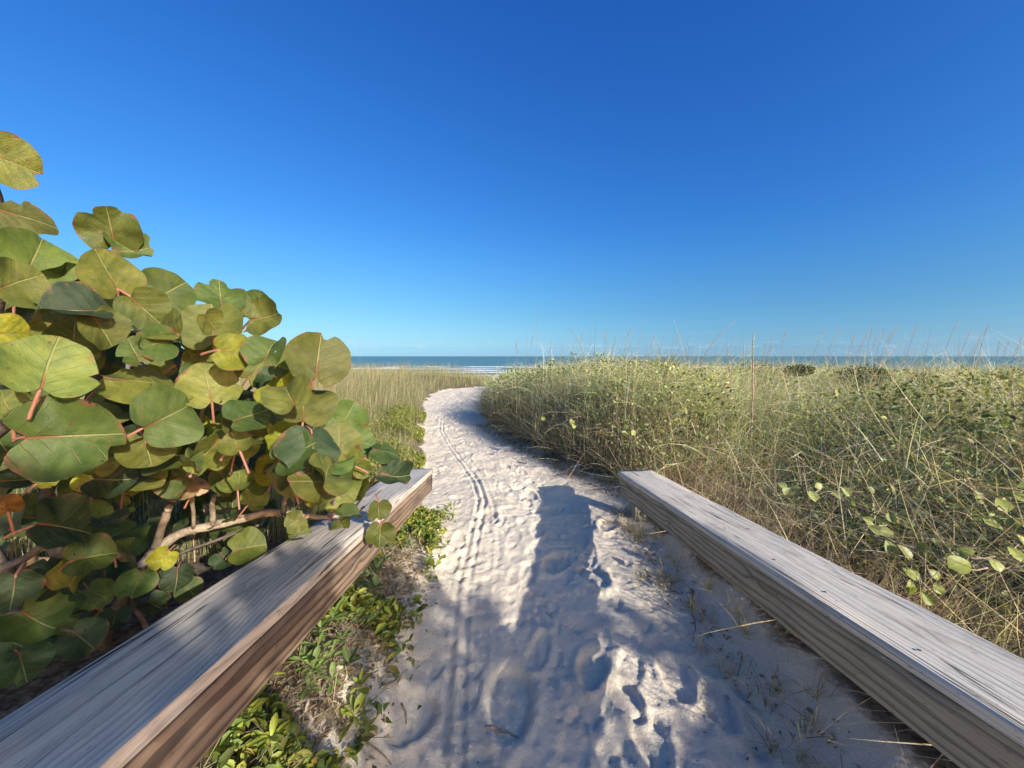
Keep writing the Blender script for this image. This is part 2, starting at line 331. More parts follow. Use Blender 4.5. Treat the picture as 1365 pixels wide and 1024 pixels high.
def build_ground():
    # tensor grid: fine on the path near the camera, growing outwards
    def grow(a, step, lim, k):
        o = []; s = step; v = a
        while v < lim: s *= k; v += s; o.append(v)
        return o
    xd = np.arange(-1.25, 1.35, .0125)
    xs = np.array([-v for v in grow(1.25, .0125, 900, 1.07)][::-1] + list(xd) + grow(xd[-1], .0125, 900, 1.07))
    # extra columns where the far path runs
    xs = np.unique(np.concatenate([xs, np.arange(-3.2, -1.25, .03)]))
    yd = np.arange(.75, 5.2, .0125)
    ys = np.array([-v for v in grow(-.75, .0125, 40, 1.12)][::-1] + list(yd) + grow(yd[-1], .0125, 30, 1.006) + grow(30., .5, 240, 1.08))
    X, Y = np.meshgrid(xs, ys); Z = terrain0(X, Y)
    va = veg_amount(X, Y)
    path = ss(.25, -.1, va) * ss(40, 24, Y)
    bed = np.zeros_like(Z)
    # wind and scuff relief
    rough = ss(1.3, .4, va) * ss(40, 24, Y)
    bed += rough * (.026 * vnoise(X, Y, 4.5, 5) + .008 * vnoise(X, Y, 10, 6) + .004 * vnoise(X, Y, 21, 7) + .005 * vnoise(X, Y, 42, 8))
    near_sub = (Y > .6) & (Y < 26)
    def stamp(cx, cy, ang, a, b, depth, rim):
        r = 2.2 * a
        j0, j1 = np.searchsorted(ys, [cy - r, cy + r]); i0, i1 = np.searchsorted(xs, [cx - r, cx + r])
        if j1 <= j0 or i1 <= i0: return
        x = X[j0:j1, i0:i1] - cx; y = Y[j0:j1, i0:i1] - cy
        u = (x * math.sin(ang) + y * math.cos(ang)) / a; v = (x * math.cos(ang) - y * math.sin(ang)) / b
        v = v * (1 + .35 * np.clip(-u, -1, 1) * .6)
        q = np.sqrt(u * u + v * v)
        f = -depth * ss(1.0, .78, q) * (1 + .35 * u) + rim * np.exp(-((q - 1.15) / .22) ** 2) * (1.0 - .5 * u)
        bed[j0:j1, i0:i1] += f
    r2 = random.Random(3)
    n = 0
    while n < 330:
        y = .8 + 17 * r2.random() ** 1.35
        a, b = xl(y), xr(y); wd = b - a
        x = a + wd * (.5 + .42 * max(-1.15, min(1.15, r2.gauss(0, .62))))
        slope = (xl(y + .6) + xr(y + .6) - xl(y) - xr(y)) / 1.2
        ang = math.atan(slope) + r2.gauss(0, .3) + (math.pi if r2.random() < .5 else 0)
        k = r2.random()
        if y < 2.4 and r2.random() < .35: continue
        big = r2.uniform(.8, 1.1)
        soft = .6 if k < .3 else 1.
        stamp(x, y, ang, .15 * big, .062 * big, r2.uniform(.004, .012) * soft, r2.uniform(.001, .005) * soft); n += 1
    for q in range(1900):                                   # toe scuffs and kicked-up crumbs
        y = 1. + 14 * r2.random() ** 1.3; a, b = xl(y), xr(y); x = r2.uniform(a - .05, b + .05)
        s = r2.uniform(.02, .06); stamp(x, y, r2.uniform(0, 6.3), s, s * r2.uniform(.4, .9), r2.uniform(-.004, .007), .001)
    def ledge(cx, cy, ang, a, b, amp):                      # a heel or toe slide: flat floor with one crisp lip
        r = 1.3 * a
        j0, j1 = np.searchsorted(ys, [cy - r, cy + r]); i0, i1 = np.searchsorted(xs, [cx - r, cx + r])
        if j1 <= j0 or i1 <= i0: return
        x = X[j0:j1, i0:i1] - cx; y = Y[j0:j1, i0:i1] - cy
        u = (x * math.sin(ang) + y * math.cos(ang)) / a; v = (x * math.cos(ang) - y * math.sin(ang)) / b
        bed[j0:j1, i0:i1] -= amp * ss(1, .9, np.sqrt(u * u + v * v)) * (.5 + .5 * v)
    for q in range(1200):
        y = .9 + 14 * r2.random() ** 1.25; a, b = xl(y), xr(y); x = r2.uniform(a, b); s = r2.uniform(.035, .11)
        ledge(x, y, r2.uniform(0, 6.3), s, s * r2.uniform(.3, .7), r2.uniform(.003, .010))
    # deep dents in the dappled light
    for (px, py, s, dp) in [(790, 870, .10, .018), (835, 905, .09, .02), (870, 955, .10, .016), (905, 880, .11, .018), (960, 915, .10, .02), (740, 745, .12, .02), (680, 905, .15, .022), (650, 690, .13, .018), (810, 700, .11, .022), (790, 760, .12, .024), (545, 930, .12, .015)]:
        c = gnd(px, py); stamp(c[0], c[1], r2.uniform(-.6, .6), s * 1.3, s * .75, dp, .012)
    # cart tyre ruts
    def rut(pts, half, depth, wid, tread):
        P = np.array([gnd(*p)[:2] for p in pts]); yy = np.arange(P[:, 1].min(), P[:, 1].max(), .02)
        o = np.argsort(P[:, 1]); 
        cx = np.interp(Y, P[o, 1], P[o, 0]); inn = ss(P[:, 1].min() - .3, P[:, 1].min(), Y) * ss(P[:, 1].max(), P[:, 1].max() - .8, Y)
        d = np.abs(X - cx - .02 * vnoise(Y, Y * 0, 1.3, 9))
        fade = .75 + .5 * vnoise(X * 0, Y, .7, 12)
        for s in (-half, half):
            q = np.abs(X - cx - s - .02 * vnoise(Y, Y * 0, 1.3, 9)) / wid
            f = -depth * np.exp(-q ** 4 * 1.2) + .45 * depth * np.exp(-((q - 1.5) / .4) ** 2)
            f += tread * np.sin(Y * 150) * np.exp(-q ** 2)
            bed[:] += f * inn * np.clip(fade, .15, 1)
    SCALE_RUT = 1.
    rut([(598, 1024), (606, 900), (618, 780), (634, 710), (642, 670), (632, 640), (606, 605), (588, 575), (590, 548)], .034, .014, .018, .0)
    rut([(655, 1024), (652, 900), (654, 800), (662, 720), (655, 680), (640, 640), (615, 600)], .030, .004, .02, .0006)
    rut([(560, 1024), (575, 920), (590, 820), (600, 760)], .03, .008, .03, 0)
    Z = Z + bed
    global _gx, _gy, _gz
    _gx, _gy, _gz = xs, ys, Z
    nx, ny = len(xs), len(ys)
    V = np.stack([X, Y, Z], -1).reshape(-1, 3)
    i = np.arange(nx * ny).reshape(ny, nx)
    F = np.stack([i[:-1, :-1], i[:-1, 1:], i[1:, 1:], i[1:, :-1]], -1).reshape(-1, 4)
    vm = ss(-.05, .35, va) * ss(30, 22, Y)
    # the sand bank between the left rail and the path stays half bare
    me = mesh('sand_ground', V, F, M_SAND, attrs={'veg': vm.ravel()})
    tag(link('sand_ground', me), 'pale beach sand with footprints and cart ruts running to the sea', 'sand', kind='structure')
build_ground()
def gz(x, y):
    i = int(np.clip(np.searchsorted(_gx, x), 1, len(_gx) - 1)); j = int(np.clip(np.searchsorted(_gy, y), 1, len(_gy) - 1))
    u = (x - _gx[i - 1]) / (_gx[i] - _gx[i - 1]); v = (y - _gy[j - 1]) / (_gy[j] - _gy[j - 1])
    a = _gz[j - 1, i - 1] * (1 - u) + _gz[j - 1, i] * u; b = _gz[j, i - 1] * (1 - u) + _gz[j, i] * u
    return float(a * (1 - v) + b * v)

# sea and surf
SEA_Z = -3.5
def build_sea():
    xs = np.concatenate([-np.geomspace(20000, 40, 30), [0], np.geomspace(40, 20000, 30)]); ys = np.geomspace(96, 26000, 60)
    X, Y = np.meshgrid(xs, ys); V = np.stack([X, Y, np.full_like(X, SEA_Z)], -1).reshape(-1, 3)
    nx = len(xs); i = np.arange(V.shape[0]).reshape(len(ys), nx)
    F = np.stack([i[:-1, :-1], i[:-1, 1:], i[1:, 1:], i[1:, :-1]], -1).reshape(-1, 4)
    tag(link('sea', mesh('sea', V, F, M_SEA)), 'blue green sea reaching to the flat horizon', 'sea', kind='structure')
    # breaking waves: long low ridges with a ragged foam front
    for (y0, xa, xb, h, wd, s) in [(150, -140, -4, .75, 7, 1), (118, -120, 70, .28, 6, 2), (176, -60, 120, .4, 4, 3), (131, -20, 130, .35, 4, 4)]:
        us = np.linspace(0, 1, 160); vs_ = np.linspace(-1, 1, 9); U, W = np.meshgrid(us, vs_)
        x = xa + (xb - xa) * U; hh = h * np.clip(.55 + 1.1 * vnoise(x, x * 0, .11, s), .05, 1.2) * np.sin(np.pi * U) ** .35
        y = y0 + 3 * vnoise(x, x * 0, .03, s + 5) + wd * .5 * W * (.6 + .8 * (vnoise(x, x * 0, .2, s + 8) + .5))
        z = SEA_Z - .12 + (hh + .16) * (1 - W * W) + .25 * hh * vnoise(x, y, .9, s)
        V = np.stack([x, y, z], -1).reshape(-1, 3); i = np.arange(V.shape[0]).reshape(9, 160)
        F = np.stack([i[:-1, :-1], i[:-1, 1:], i[1:, 1:], i[1:, :-1]], -1).reshape(-1, 4)
        tag(link('breaking_wave', mesh('breaking_wave', V, F, M_FOAM)),
            ['broad white breaker rolling in beyond the left grass', 'thin wash of foam at the edge of the beach', 'far low white crest behind the breaker', 'low white crest to the right, half hidden by the brush'][s - 1], 'wave', 'waves breaking off the beach')
build_sea()

# ------------------------------------------------------------------ rails
M_CAP_R = m_wood('weathered_cap_right', (.66, .59, .475), (.36, .305, .235), 64, .05, -.10, .5, .3, [(.05, -1.9, 0, .012), (-.03, -2.5, 0, .01)])
M_FAS_R = m_wood('weathered_beam_right', (.42, .335, .215), (.14, .10, .062), 33, -.05, .03, .75, .06, [(-.03, -.95, -.01, .022), (-.03, -1.75, .02, .016)], crack=.6)
M_CAP_L = m_wood('weathered_cap_left', (.61, .53, .425), (.28, .232, .178), 66, -.06, -.11, .5, .35, [(-.03, -2.25, 0, .018)], crack=1.2)
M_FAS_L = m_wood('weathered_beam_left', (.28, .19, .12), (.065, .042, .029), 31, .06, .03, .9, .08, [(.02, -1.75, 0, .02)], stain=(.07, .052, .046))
M_NAIL = m_plain('rusted_nail', (.06, .045, .04), .6, .5)
M_POST = m_wood('rail_post', (.30, .27, .19), (.12, .10, .06), 40, .02, .02, .6, .2)

def board(name, length, wx, hz, mt, rad=.008, wear=.003, seed=1, endcut=0.0):
    """plank along -Y from the origin, rounded edges, slightly worn; origin at the middle of its far end"""
    nseg = 70; t = np.linspace(0, 1, nseg); prof = []
    for (cx, cz, a0) in [(1, 1, 0), (-1, 1, 90), (-1, -1, 180), (1, -1, 270)]:
        for a in (0, 30, 60, 90):
            an = R(a0 + a); prof.append((cx * (wx / 2 - rad) + rad * math.cos(an), cz * (hz / 2 - rad) + rad * math.sin(an)))
    # extra points along the broad faces so that they can cup a little
    pr = []
    for k in range(len(prof)):
        p, q = prof[k], prof[(k + 1) % len(prof)]; pr.append(p)
        if math.dist(p, q) > .05:
            for f in (.25, .5, .75): pr.append((p[0] * (1 - f) + q[0] * f, p[1] * (1 - f) + q[1] * f))
    pr = np.array(pr); m = len(pr); V = []
    for i, tt in enumerate(t):
        y = -length * tt
        jx = wear * 2 * (vnoise(np.arange(m) * .37, np.full(m, y), 2.3, seed) + vnoise(np.arange(m) * .6, np.full(m, y), 9, seed + 1) * .5)
        jz = wear * 2 * (vnoise(np.arange(m) * .37, np.full(m, y), 2.1, seed + 3) + vnoise(np.arange(m) * .6, np.full(m, y), 8, seed + 4) * .5)
        yy = np.full(m, y) + (endcut * pr[:, 0] if i == 0 else 0)
        V.append(np.stack([pr[:, 0] + jx, yy, pr[:, 1] + jz], -1))
    V = np.concatenate(V); F = []
    for i in range(nseg - 1):
        for k in range(m):
            a = i * m + k; b = i * m + (k + 1) % m; F.append((a, b, b + m, a + m))
    F.append(tuple(range(m))[::-1]); F.append(tuple(range((nseg - 1) * m, nseg * m)))
    me = mesh(name, V, F, mt); 
    return me

def build_rail(p, label, m_cap, m_fas, cap_t, fas_h, setback, endcut, nails):
    length = 4.6
    D = Vector((-math.sin(p['az']), -math.cos(p['az']), p['sl'])).normalized()     # towards the camera
    side = Vector((math.cos(p['az']), -math.sin(p['az']), 0)) * p['side']
    end = Vector((p['x0'], p['y0'], .4))
    root = empty('wooden_guard_rail', (p['x0'] + side.x * p['w'] / 2, p['y0'], 0), label, 'guard rail', 'guard rails of the beach access')
    Y = -D; X = Vector((math.cos(p['az']), -math.sin(p['az']), 0)); Z = X.cross(Y).normalized()
    def frame(o): return Matrix(((X.x, Y.x, Z.x, o.x), (X.y, Y.y, Z.y, o.y), (X.z, Y.z, Z.z, o.z), (0, 0, 0, 1)))
    c0 = end + side * (p['w'] / 2) - Z * (cap_t / 2)
    link('cap_board', board('cap_board', length, p['w'], cap_t, m_cap, .009, .003, 3 + p['side'], endcut), root, frame(c0))
    fw = p['w'] - setback * 2
    c1 = end + side * (p['w'] / 2) - Z * (cap_t + fas_h / 2 + .003) + D * .03
    bt = .075
    for sg in (-p['side'],):                                              # one beam under the path-side edge
        o = c1 + X * sg * (fw / 2 - bt / 2)
        link('beam', board('beam', length - .05, bt, fas_h, m_fas, .006, .0025, 11 + sg), root, frame(o))
    for t in (.14, 3.4):                                            # posts between the two beams, sunk in the sand
        o = end + side * (p['w'] / 2) + D * t
        g0 = gz(o.x, o.y) - .25; top = o.z - cap_t - .006
        hgt = top - g0
        pm = board('post', hgt, .13, .13, M_POST, .006, .002, 21 + int(t))
        Mx = Matrix(((X.x, 0, -Y.x, o.x), (X.y, 0, -Y.y, o.y), (0, 1, 0, top), (0, 0, 0, 1)))
        link('post', pm, root, Mx)
    for (t, f) in nails:
        o = end + side * (p['w'] * f) + D * t + Z * .0012
        nv = [(0, 0, .0015)] + [(.006 * math.cos(k * math.pi / 4), .006 * math.sin(k * math.pi / 4), 0) for k in range(8)]
        link('nail', mesh('nail', nv, [(0, 1 + k, 1 + (k + 1) % 8) for k in range(8)], M_NAIL), root, frame(o))
    return root
build_rail(RAIL_R, 'weathered grey plank rail on the right of the sandy path, beside the tangled grass', M_CAP_R, M_FAS_R, .042, .165, .014, .10,
           [(1.45, .3), (1.47, .68), (1.83, .25), (2.1, .22), (2.42, .2), (.12, .3), (.12, .7)])
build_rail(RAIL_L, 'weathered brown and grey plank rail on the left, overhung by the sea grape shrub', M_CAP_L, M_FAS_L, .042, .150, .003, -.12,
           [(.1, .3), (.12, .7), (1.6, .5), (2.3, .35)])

# ------------------------------------------------------------------ ribbons: grass, stems
def ribbons(root, az, length, lean, curl, width, colr, nseg=4, tipcol=None, sway=0.):
    """arrays -> (V, F, C).  Each blade leaves root leaning `lean` from vertical along az and bends over by `curl`"""
    n = len(root); t = np.linspace(0, 1, nseg + 1)
    az = np.asarray(az)[:, None]; th = np.asarray(lean)[:, None] + np.asarray(curl)[:, None] * t[None] ** 1.3
    ds = (np.asarray(length) / nseg)[:, None]
    hx = np.concatenate([np.zeros((n, 1)), np.cumsum(np.sin(th[:, :-1]) * ds, 1)], 1); hz = np.concatenate([np.zeros((n, 1)), np.cumsum(np.cos(th[:, :-1]) * ds, 1)], 1)
    da = az + sway * rng.normal(0, 1, (n, 1)) * t[None]
    P = np.stack([root[:, 0:1] + hx * np.cos(da), root[:, 1:2] + hx * np.sin(da), root[:, 2:3] + hz], -1)
    wv = np.asarray(width)[:, None] * np.maximum(.12, (1 - t[None] ** 2.2))
    tw = rng.uniform(0, np.pi, (n, 1))
    side = np.stack([-np.sin(da) * np.cos(tw) , np.cos(da) * np.cos(tw), np.sin(tw) * np.ones_like(da) * .6], -1)
    A = P - side * wv[..., None] * .5; B = P + side * wv[..., None] * .5
    V = np.stack([A, B], 2).reshape(-1, 3)
    base = (np.arange(n) * (nseg + 1) * 2)[:, None] + (np.arange(nseg) * 2)[None]
    F = np.stack([base, base + 1, base + 3, base + 2], -1).reshape(-1, 4)
    C = np.repeat(np.asarray(colr)[:, None, :], (nseg + 1) * 2, 1)
    if tipcol is not None:
        tt = np.repeat(t, 2)[None, :, None] ** 1.5; C = C * (1 - tt) + np.asarray(tipcol)[:, None, :] * tt
    return V, F, C.reshape(-1, 3)

def leaflets(cen, size, colr, aspect=.6, up=.5, bias=None):
    """small folded leaves: 6 verts, 4 triangles each"""
    n = len(cen); nrm = rng.normal(0, 1, (n, 3)); nrm[:, 2] = np.abs(nrm[:, 2]) + up
    if bias is not None: nrm += bias
    nrm /= np.linalg.norm(nrm, axis=1, keepdims=True)
    d = rng.normal(0, 1, (n, 3)); d -= nrm * (d * nrm).sum(1, keepdims=True); d /= np.linalg.norm(d, axis=1, keepdims=True)
    e = np.cross(nrm, d); s = np.asarray(size)[:, None]
    fold = nrm * s * rng.uniform(.05, .25, (n, 1))
    pts = [cen - d * s * .5, cen - d * s * .05 + e * s * aspect * .5 + fold, cen + d * s * .3 + e * s * aspect * .36 + fold, cen + d * s * .55 - fold * .6,
           cen + d * s * .3 - e * s * aspect * .36 + fold, cen - d * s * .05 - e * s * aspect * .5 + fold]
    V = np.stack(pts, 1).reshape(-1, 3); b = np.arange(n)[:, None] * 6
    F = np.concatenate([b + np.array([[0, 1, 2, 3]]), b + np.array([[0, 3, 4, 5]])], 0)
    return V, F, np.repeat(colr[:, None, :], 6, 1).reshape(-1, 3)

def join(parts):
    V, F, C, o = [], [], [], 0
    for v, f, c in parts: V.append(v); F.append(f + o); C.append(c); o += len(v)
    return np.concatenate(V), np.concatenate(F), np.concatenate(C)

def gzv(x, y):
    i = np.clip(np.searchsorted(_gx, x), 1, len(_gx) - 1); j = np.clip(np.searchsorted(_gy, y), 1, len(_gy) - 1)
    u = (x - _gx[i - 1]) / (_gx[i] - _gx[i - 1]); v = (y - _gy[j - 1]) / (_gy[j] - _gy[j - 1])
    return (_gz[j - 1, i - 1] * (1 - u) + _gz[j - 1, i] * u) * (1 - v) + (_gz[j, i - 1] * (1 - u) + _gz[j, i] * u) * v

def palette(n, cols, wts, jit=.18):
    c = np.array(cols)[rng.choice(len(cols), n, p=np.array(wts) / sum(wts))]
    return np.clip(c * (1 + rng.normal(0, jit, (n, 1))) * (1 + rng.normal(0, .06, (n, 3))), .01, .9)

def wedge(n, a0, a1, r0, r1, power=1.):
    a = np.radians(rng.uniform(a0, a1, n)); r = r0 + (r1 - r0) * rng.random(n) ** power
    return np.stack([r * np.sin(a), r * np.cos(a)], -1)

GREEN = (.150, .210, .080); OLIVE = (.225, .245, .110); GREY = (.245, .285, .18); TAN = (.44, .36, .21); STRAW = (.54, .47, .29); BROWN = (.20, .135, .08)

def r_edge(x, y):
    """metres into the right-hand brush"""
    outer = 1.36 + .075 * np.clip(3.5 - y, -1, 6)
    return np.where(y < 3.75, x - outer, x - xr(y) - .12)

def build_right_brush():
    n = 140000
    p = wedge(n, -9, 74, .9, 24, 1.55)
    x, y = p[:, 0], p[:, 1]; e = r_edge(x, y) + .18 * vnoise(x, y, 2.2, 31)
    gap = ss(-.30, -.05, vnoise(x, y, 1.5, 36) + .5 * vnoise(x, y, 4.2, 37)); k = (e > 0) & (rng.random(n) < .35 + .65 * ss(0, .5, e)) & (rng.random(n) < .22 + .78 * gap); x, y, e = x[k], y[k], e[k]; n = len(x)
    clump = 1.15 * vnoise(x, y, .8, 33) + .8 * vnoise(x, y, 2.2, 34)
    far = ss(6, 16, np.hypot(x, y)); nearrail = ss(4.2, 3.4, y)
    hgt = (.20 + .55 * ss(.4, 2.3, e)) * nearrail + (.70 + .28 * ss(0, .6, e)) * (1 - nearrail)
    hgt = hgt * (.88 + .55 * clump) * (1 - .25 * far)
    root = np.stack([x, y, gzv(x, y) - .02], -1)
    typ = rng.random(n); dry = np.clip(.32 + .7 * clump + .35 * nearrail * ss(1.1, 0, e) + .25 * far, .08, .9)
    isdry = typ < dry * .75
    c = palette(n, [GREEN, OLIVE, GREY], [.28, .30, .42], .32); cd = palette(n, [TAN, STRAW, BROWN, GREY], [.34, .30, .2, .16], .28)
    c[isdry] = cd[isdry]; c = np.clip(c * np.array([1.75, 1.68, 1.8]), 0, .8)
    tip = c * 1.1 + np.array([.04, .03, .0])
    az = rng.uniform(0, 2 * np.pi, n); wind = rng.random(n) < .6; az[wind] = rng.normal(R(15), .6, wind.sum())
    L_ = np.clip(hgt * rng.uniform(.55, 1.45, n), .12, 1.5)
    W_ = rng.uniform(.0038, .0092, n) * (1 + .8 * far)
    parts = [ribbons(root, az, L_, rng.normal(.55, .35, n), np.abs(rng.normal(1.45, .75, n)), W_, c, 5, tip, .35)]
    # dead stems lying through each other, mostly low down
    m = 21000; q = wedge(m, -9, 72, 1.0, 11, 1.6); e = r_edge(q[:, 0], q[:, 1]); q = q[e > -.02]; e = e[e > -.02]; m = len(q)
    zz = gzv(q[:, 0], q[:, 1]) + rng.uniform(0, .55, m) * (.2 + .8 * ss(0, 1.5, e))
    parts.append(ribbons(np.stack([q[:, 0], q[:, 1], zz], -1), rng.uniform(0, 6.28, m), rng.uniform(.2, .75, m), rng.normal(1.15, .4, m), rng.normal(.25, .35, m), rng.uniform(.003, .007, m), np.clip(1.35 * palette(m, [TAN, (.30, .24, .18), STRAW, (.16, .11, .08)], [.3, .3, .2, .2]) * 1.2, 0, .8), 4))
    # woody dead stems and hollows along the face of the brush beside the path
    m = 4200; yy = rng.uniform(3.9, 9.5, m); xx = xr(yy) + .12 + np.abs(rng.normal(0, .28, m))
    parts.append(ribbons(np.stack([xx, yy, gzv(xx, yy) + rng.uniform(0, .25, m)], -1), rng.uniform(0, 6.28, m), rng.uniform(.2, .7, m), rng.normal(.75, .45, m), rng.normal(.3, .5, m), rng.uniform(.004, .009, m), palette(m, [(.36, .31, .21), (.22, .17, .11), (.48, .43, .31), (.13, .10, .07)], [.3, .3, .2, .2]), 4))
    m = 5200; yy = rng.uniform(.9, 3.9, m); xx = 1.38 + .075 * (3.5 - yy) + np.abs(rng.normal(0, .3, m))
    parts.append(ribbons(np.stack([xx, yy, gzv(xx, yy) + rng.uniform(0, .16, m)], -1), rng.normal(R(-40), 1.2, m), rng.uniform(.15, .45, m), rng.normal(1.0, .4, m), rng.normal(.2, .4, m), rng.uniform(.003, .007, m), palette(m, [(.42, .31, .24), (.27, .18, .13), STRAW, TAN, (.14, .09, .07)], [.25, .2, .2, .2, .15]), 4))
    V, F, C = join(parts)
    o = link('dune_grass', mesh('dune_grass', V, F, M_FOL, colr=C)); tag(o, 'tangled grey green and straw grass heaped up right of the path', 'grass', kind='stuff')
    # small leaves of the creepers woven through it
    m = 76000; q = wedge(m, -9, 72, 1.2, 14, 1.5); x, y = q[:, 0], q[:, 1]; e = r_edge(x, y)
    k = (e > .05) & (vnoise(x, y, .7, 41) + .5 * vnoise(x, y, 2.2, 42) > -.12); x, y, e = x[k], y[k], e[k]; m = len(x)
    nearrail = ss(4.2, 3.4, y); top = (.16 + .50 * ss(.4, 2.3, e)) * nearrail + .80 * (1 - nearrail)
    z = gzv(x, y) + top * rng.random(m) ** .55 * (.85 + .4 * vnoise(x, y, .9, 33))
    cc_ = vnoise(x, y, 1.1, 45) + .6 * vnoise(x, y, 3., 46); z = z + .10 * cc_
    V, F, C = leaflets(np.stack([x, y, z], -1), rng.uniform(.018, .058, m) * (1 + .6 * np.clip(cc_, -.4, .6)), (1 - .9 * np.clip(cc_, -.3, .5))[:, None] * 1.5 * palette(m, [GREEN, (.19, .22, .06), OLIVE, (.30, .31, .13), (.075, .095, .045)], [.26, .22, .28, .16, .08], .25), .62, .4)
    o = link('creeper_leaves', mesh('creeper_leaves', V, F, M_SMALL, colr=C)); tag(o, 'small green leaves of creepers woven through the right-hand grass', 'creeper', kind='stuff')
build_right_brush()

def build_left_grass():
    n = 92000
    p = wedge(n, -66, 4, 3.0, 30, 1.25); x, y = p[:, 0], p[:, 1]; e = xl(y) - x + .25 * vnoise(x, y, 1.6, 51)
    k = (e > .18) & (y > 2.2) & (x < -1.2); x, y, e = x[k], y[k], e[k]; n = len(x)
    far = ss(6, 18, np.hypot(x, y)); cl = vnoise(x, y, .6, 53) + .6 * vnoise(x, y, 2., 54)
    root = np.stack([x, y, gzv(x, y) - .02], -1)
    c = palette(n, [OLIVE, (.235, .24, .095), STRAW, TAN, GREEN], [.30, .28, .16, .10, .16]); tip = palette(n, [STRAW, TAN, OLIVE], [.42, .2, .38])
    hgt = np.clip(.30 + .40 * ss(.1, 2.2, e) + .25 * cl, .12, 1.)
    az = rng.normal(R(10), .9, n)
    V, F, C = ribbons(root, az, hgt * rng.uniform(.55, 1.35, n), rng.normal(.12, .14, n), np.abs(rng.normal(.55, .35, n)), rng.uniform(.003, .0065, n) * (1 + 1.1 * far), c, 4, tip, .25)
    o = link('dune_grass', mesh('dune_grass', V, F, M_FOL, colr=C)); tag(o, 'pale straw coloured dune grass left of the path', 'grass', kind='stuff')
    # yellow green ground cover along the left edge of the path
    m = 26000; y = 2.9 + 6.5 * rng.random(m) ** 1.2; x = xl(y) - .10 - np.abs(rng.normal(0, .42, m)) + .12 * vnoise(y, y * 0, 1.3, 55)
    m2 = 8000; y2 = 1.0 + 2.8 * rng.random(m2) ** .8; x2 = -.76 + rng.normal(0, .085, m2) + .02 * (3.4 - y2)
    x = np.concatenate([x, x2]); y = np.concatenate([y, y2]); k = (vnoise(x, y, 2.2, 57) + .4 * vnoise(x, y, 6, 58) > np.where(y < 3.7, -.17, -.14)); x, y = x[k], y[k]; m = len(x)
    hh = (.10 + .24 * ss(.1, .7, xl(y) - x)) * (.7 + .8 * (vnoise(x, y, 1.5, 59) + .3))
    z = gzv(x, y) + hh * rng.random(m) ** .6
    V, F, C = leaflets(np.stack([x, y, z], -1), rng.uniform(.018, .05, m) * np.where(y < 3.0, 1.35, 1.), palette(m, [(.20, .25, .045), (.27, .29, .05), (.13, .18, .045), (.34, .32, .07)], [.35, .25, .28, .12]), .5, .5)
    st = wedge(10, 0, 1, 1, 2)
    o = link('ground_cover', mesh('ground_cover', V, F, M_SMALL, colr=C)); tag(o, 'low yellow green ground cover along the left edge of the path', 'ground cover', kind='stuff')
build_left_grass()

# ------------------------------------------------------------------ tubes and leaves
def tube(pts, rad, sides=8, sub=4, wob=0., mt=None, name='branch', seed=0):
    P = np.array(pts, float); n = len(P); rad = np.array(rad, float) if np.ndim(rad) else np.full(n, rad)
    if sub > 1 and n > 2:
        Q, Rr = [], []
        for i in range(n - 1):
            p0, p1, p2, p3 = P[max(i - 1, 0)], P[i], P[i + 1], P[min(i + 2, n - 1)]
            for k in range(sub):
                t = k / sub; Q.append(.5 * ((2 * p1) + (-p0 + p2) * t + (2 * p0 - 5 * p1 + 4 * p2 - p3) * t * t + (-p0 + 3 * p1 - 3 * p2 + p3) * t ** 3)); Rr.append(rad[i] * (1 - t) + rad[i + 1] * t)
        Q.append(P[-1]); Rr.append(rad[-1]); P = np.array(Q); rad = np.array(Rr)
    r_ = random.Random(seed); m = len(P)
    if wob: P[1:-1] += np.array([[r_.gauss(0, wob) for _ in range(3)] for _ in range(m - 2)]); rad = rad * np.array([1 + r_.uniform(-.14, .14) for _ in range(m)])
    V = []; up = np.array([.13, .31, .94])
    for i in range(m):
        d = P[min(i + 1, m - 1)] - P[max(i - 1, 0)]; d = d / (np.linalg.norm(d) + 1e-9)
        a = np.cross(d, up); 
        if np.linalg.norm(a) < .05: a = np.cross(d, np.array([1., 0, 0]))
        a /= np.linalg.norm(a); b = np.cross(d, a)
        for k in range(sides):
            an = 2 * math.pi * k / sides; V.append(P[i] + rad[i] * (a * math.cos(an) + b * math.sin(an)))
    F = []
    for i in range(m - 1):
        for k in range(sides):
            q = i * sides + k; s = i * sides + (k + 1) % sides; F.append((q, s, s + sides, q + sides))
    F.append(tuple(range(sides))[::-1]); F.append(tuple(range((m - 1) * sides, m * sides)))
    return mesh(name, V, F, mt)

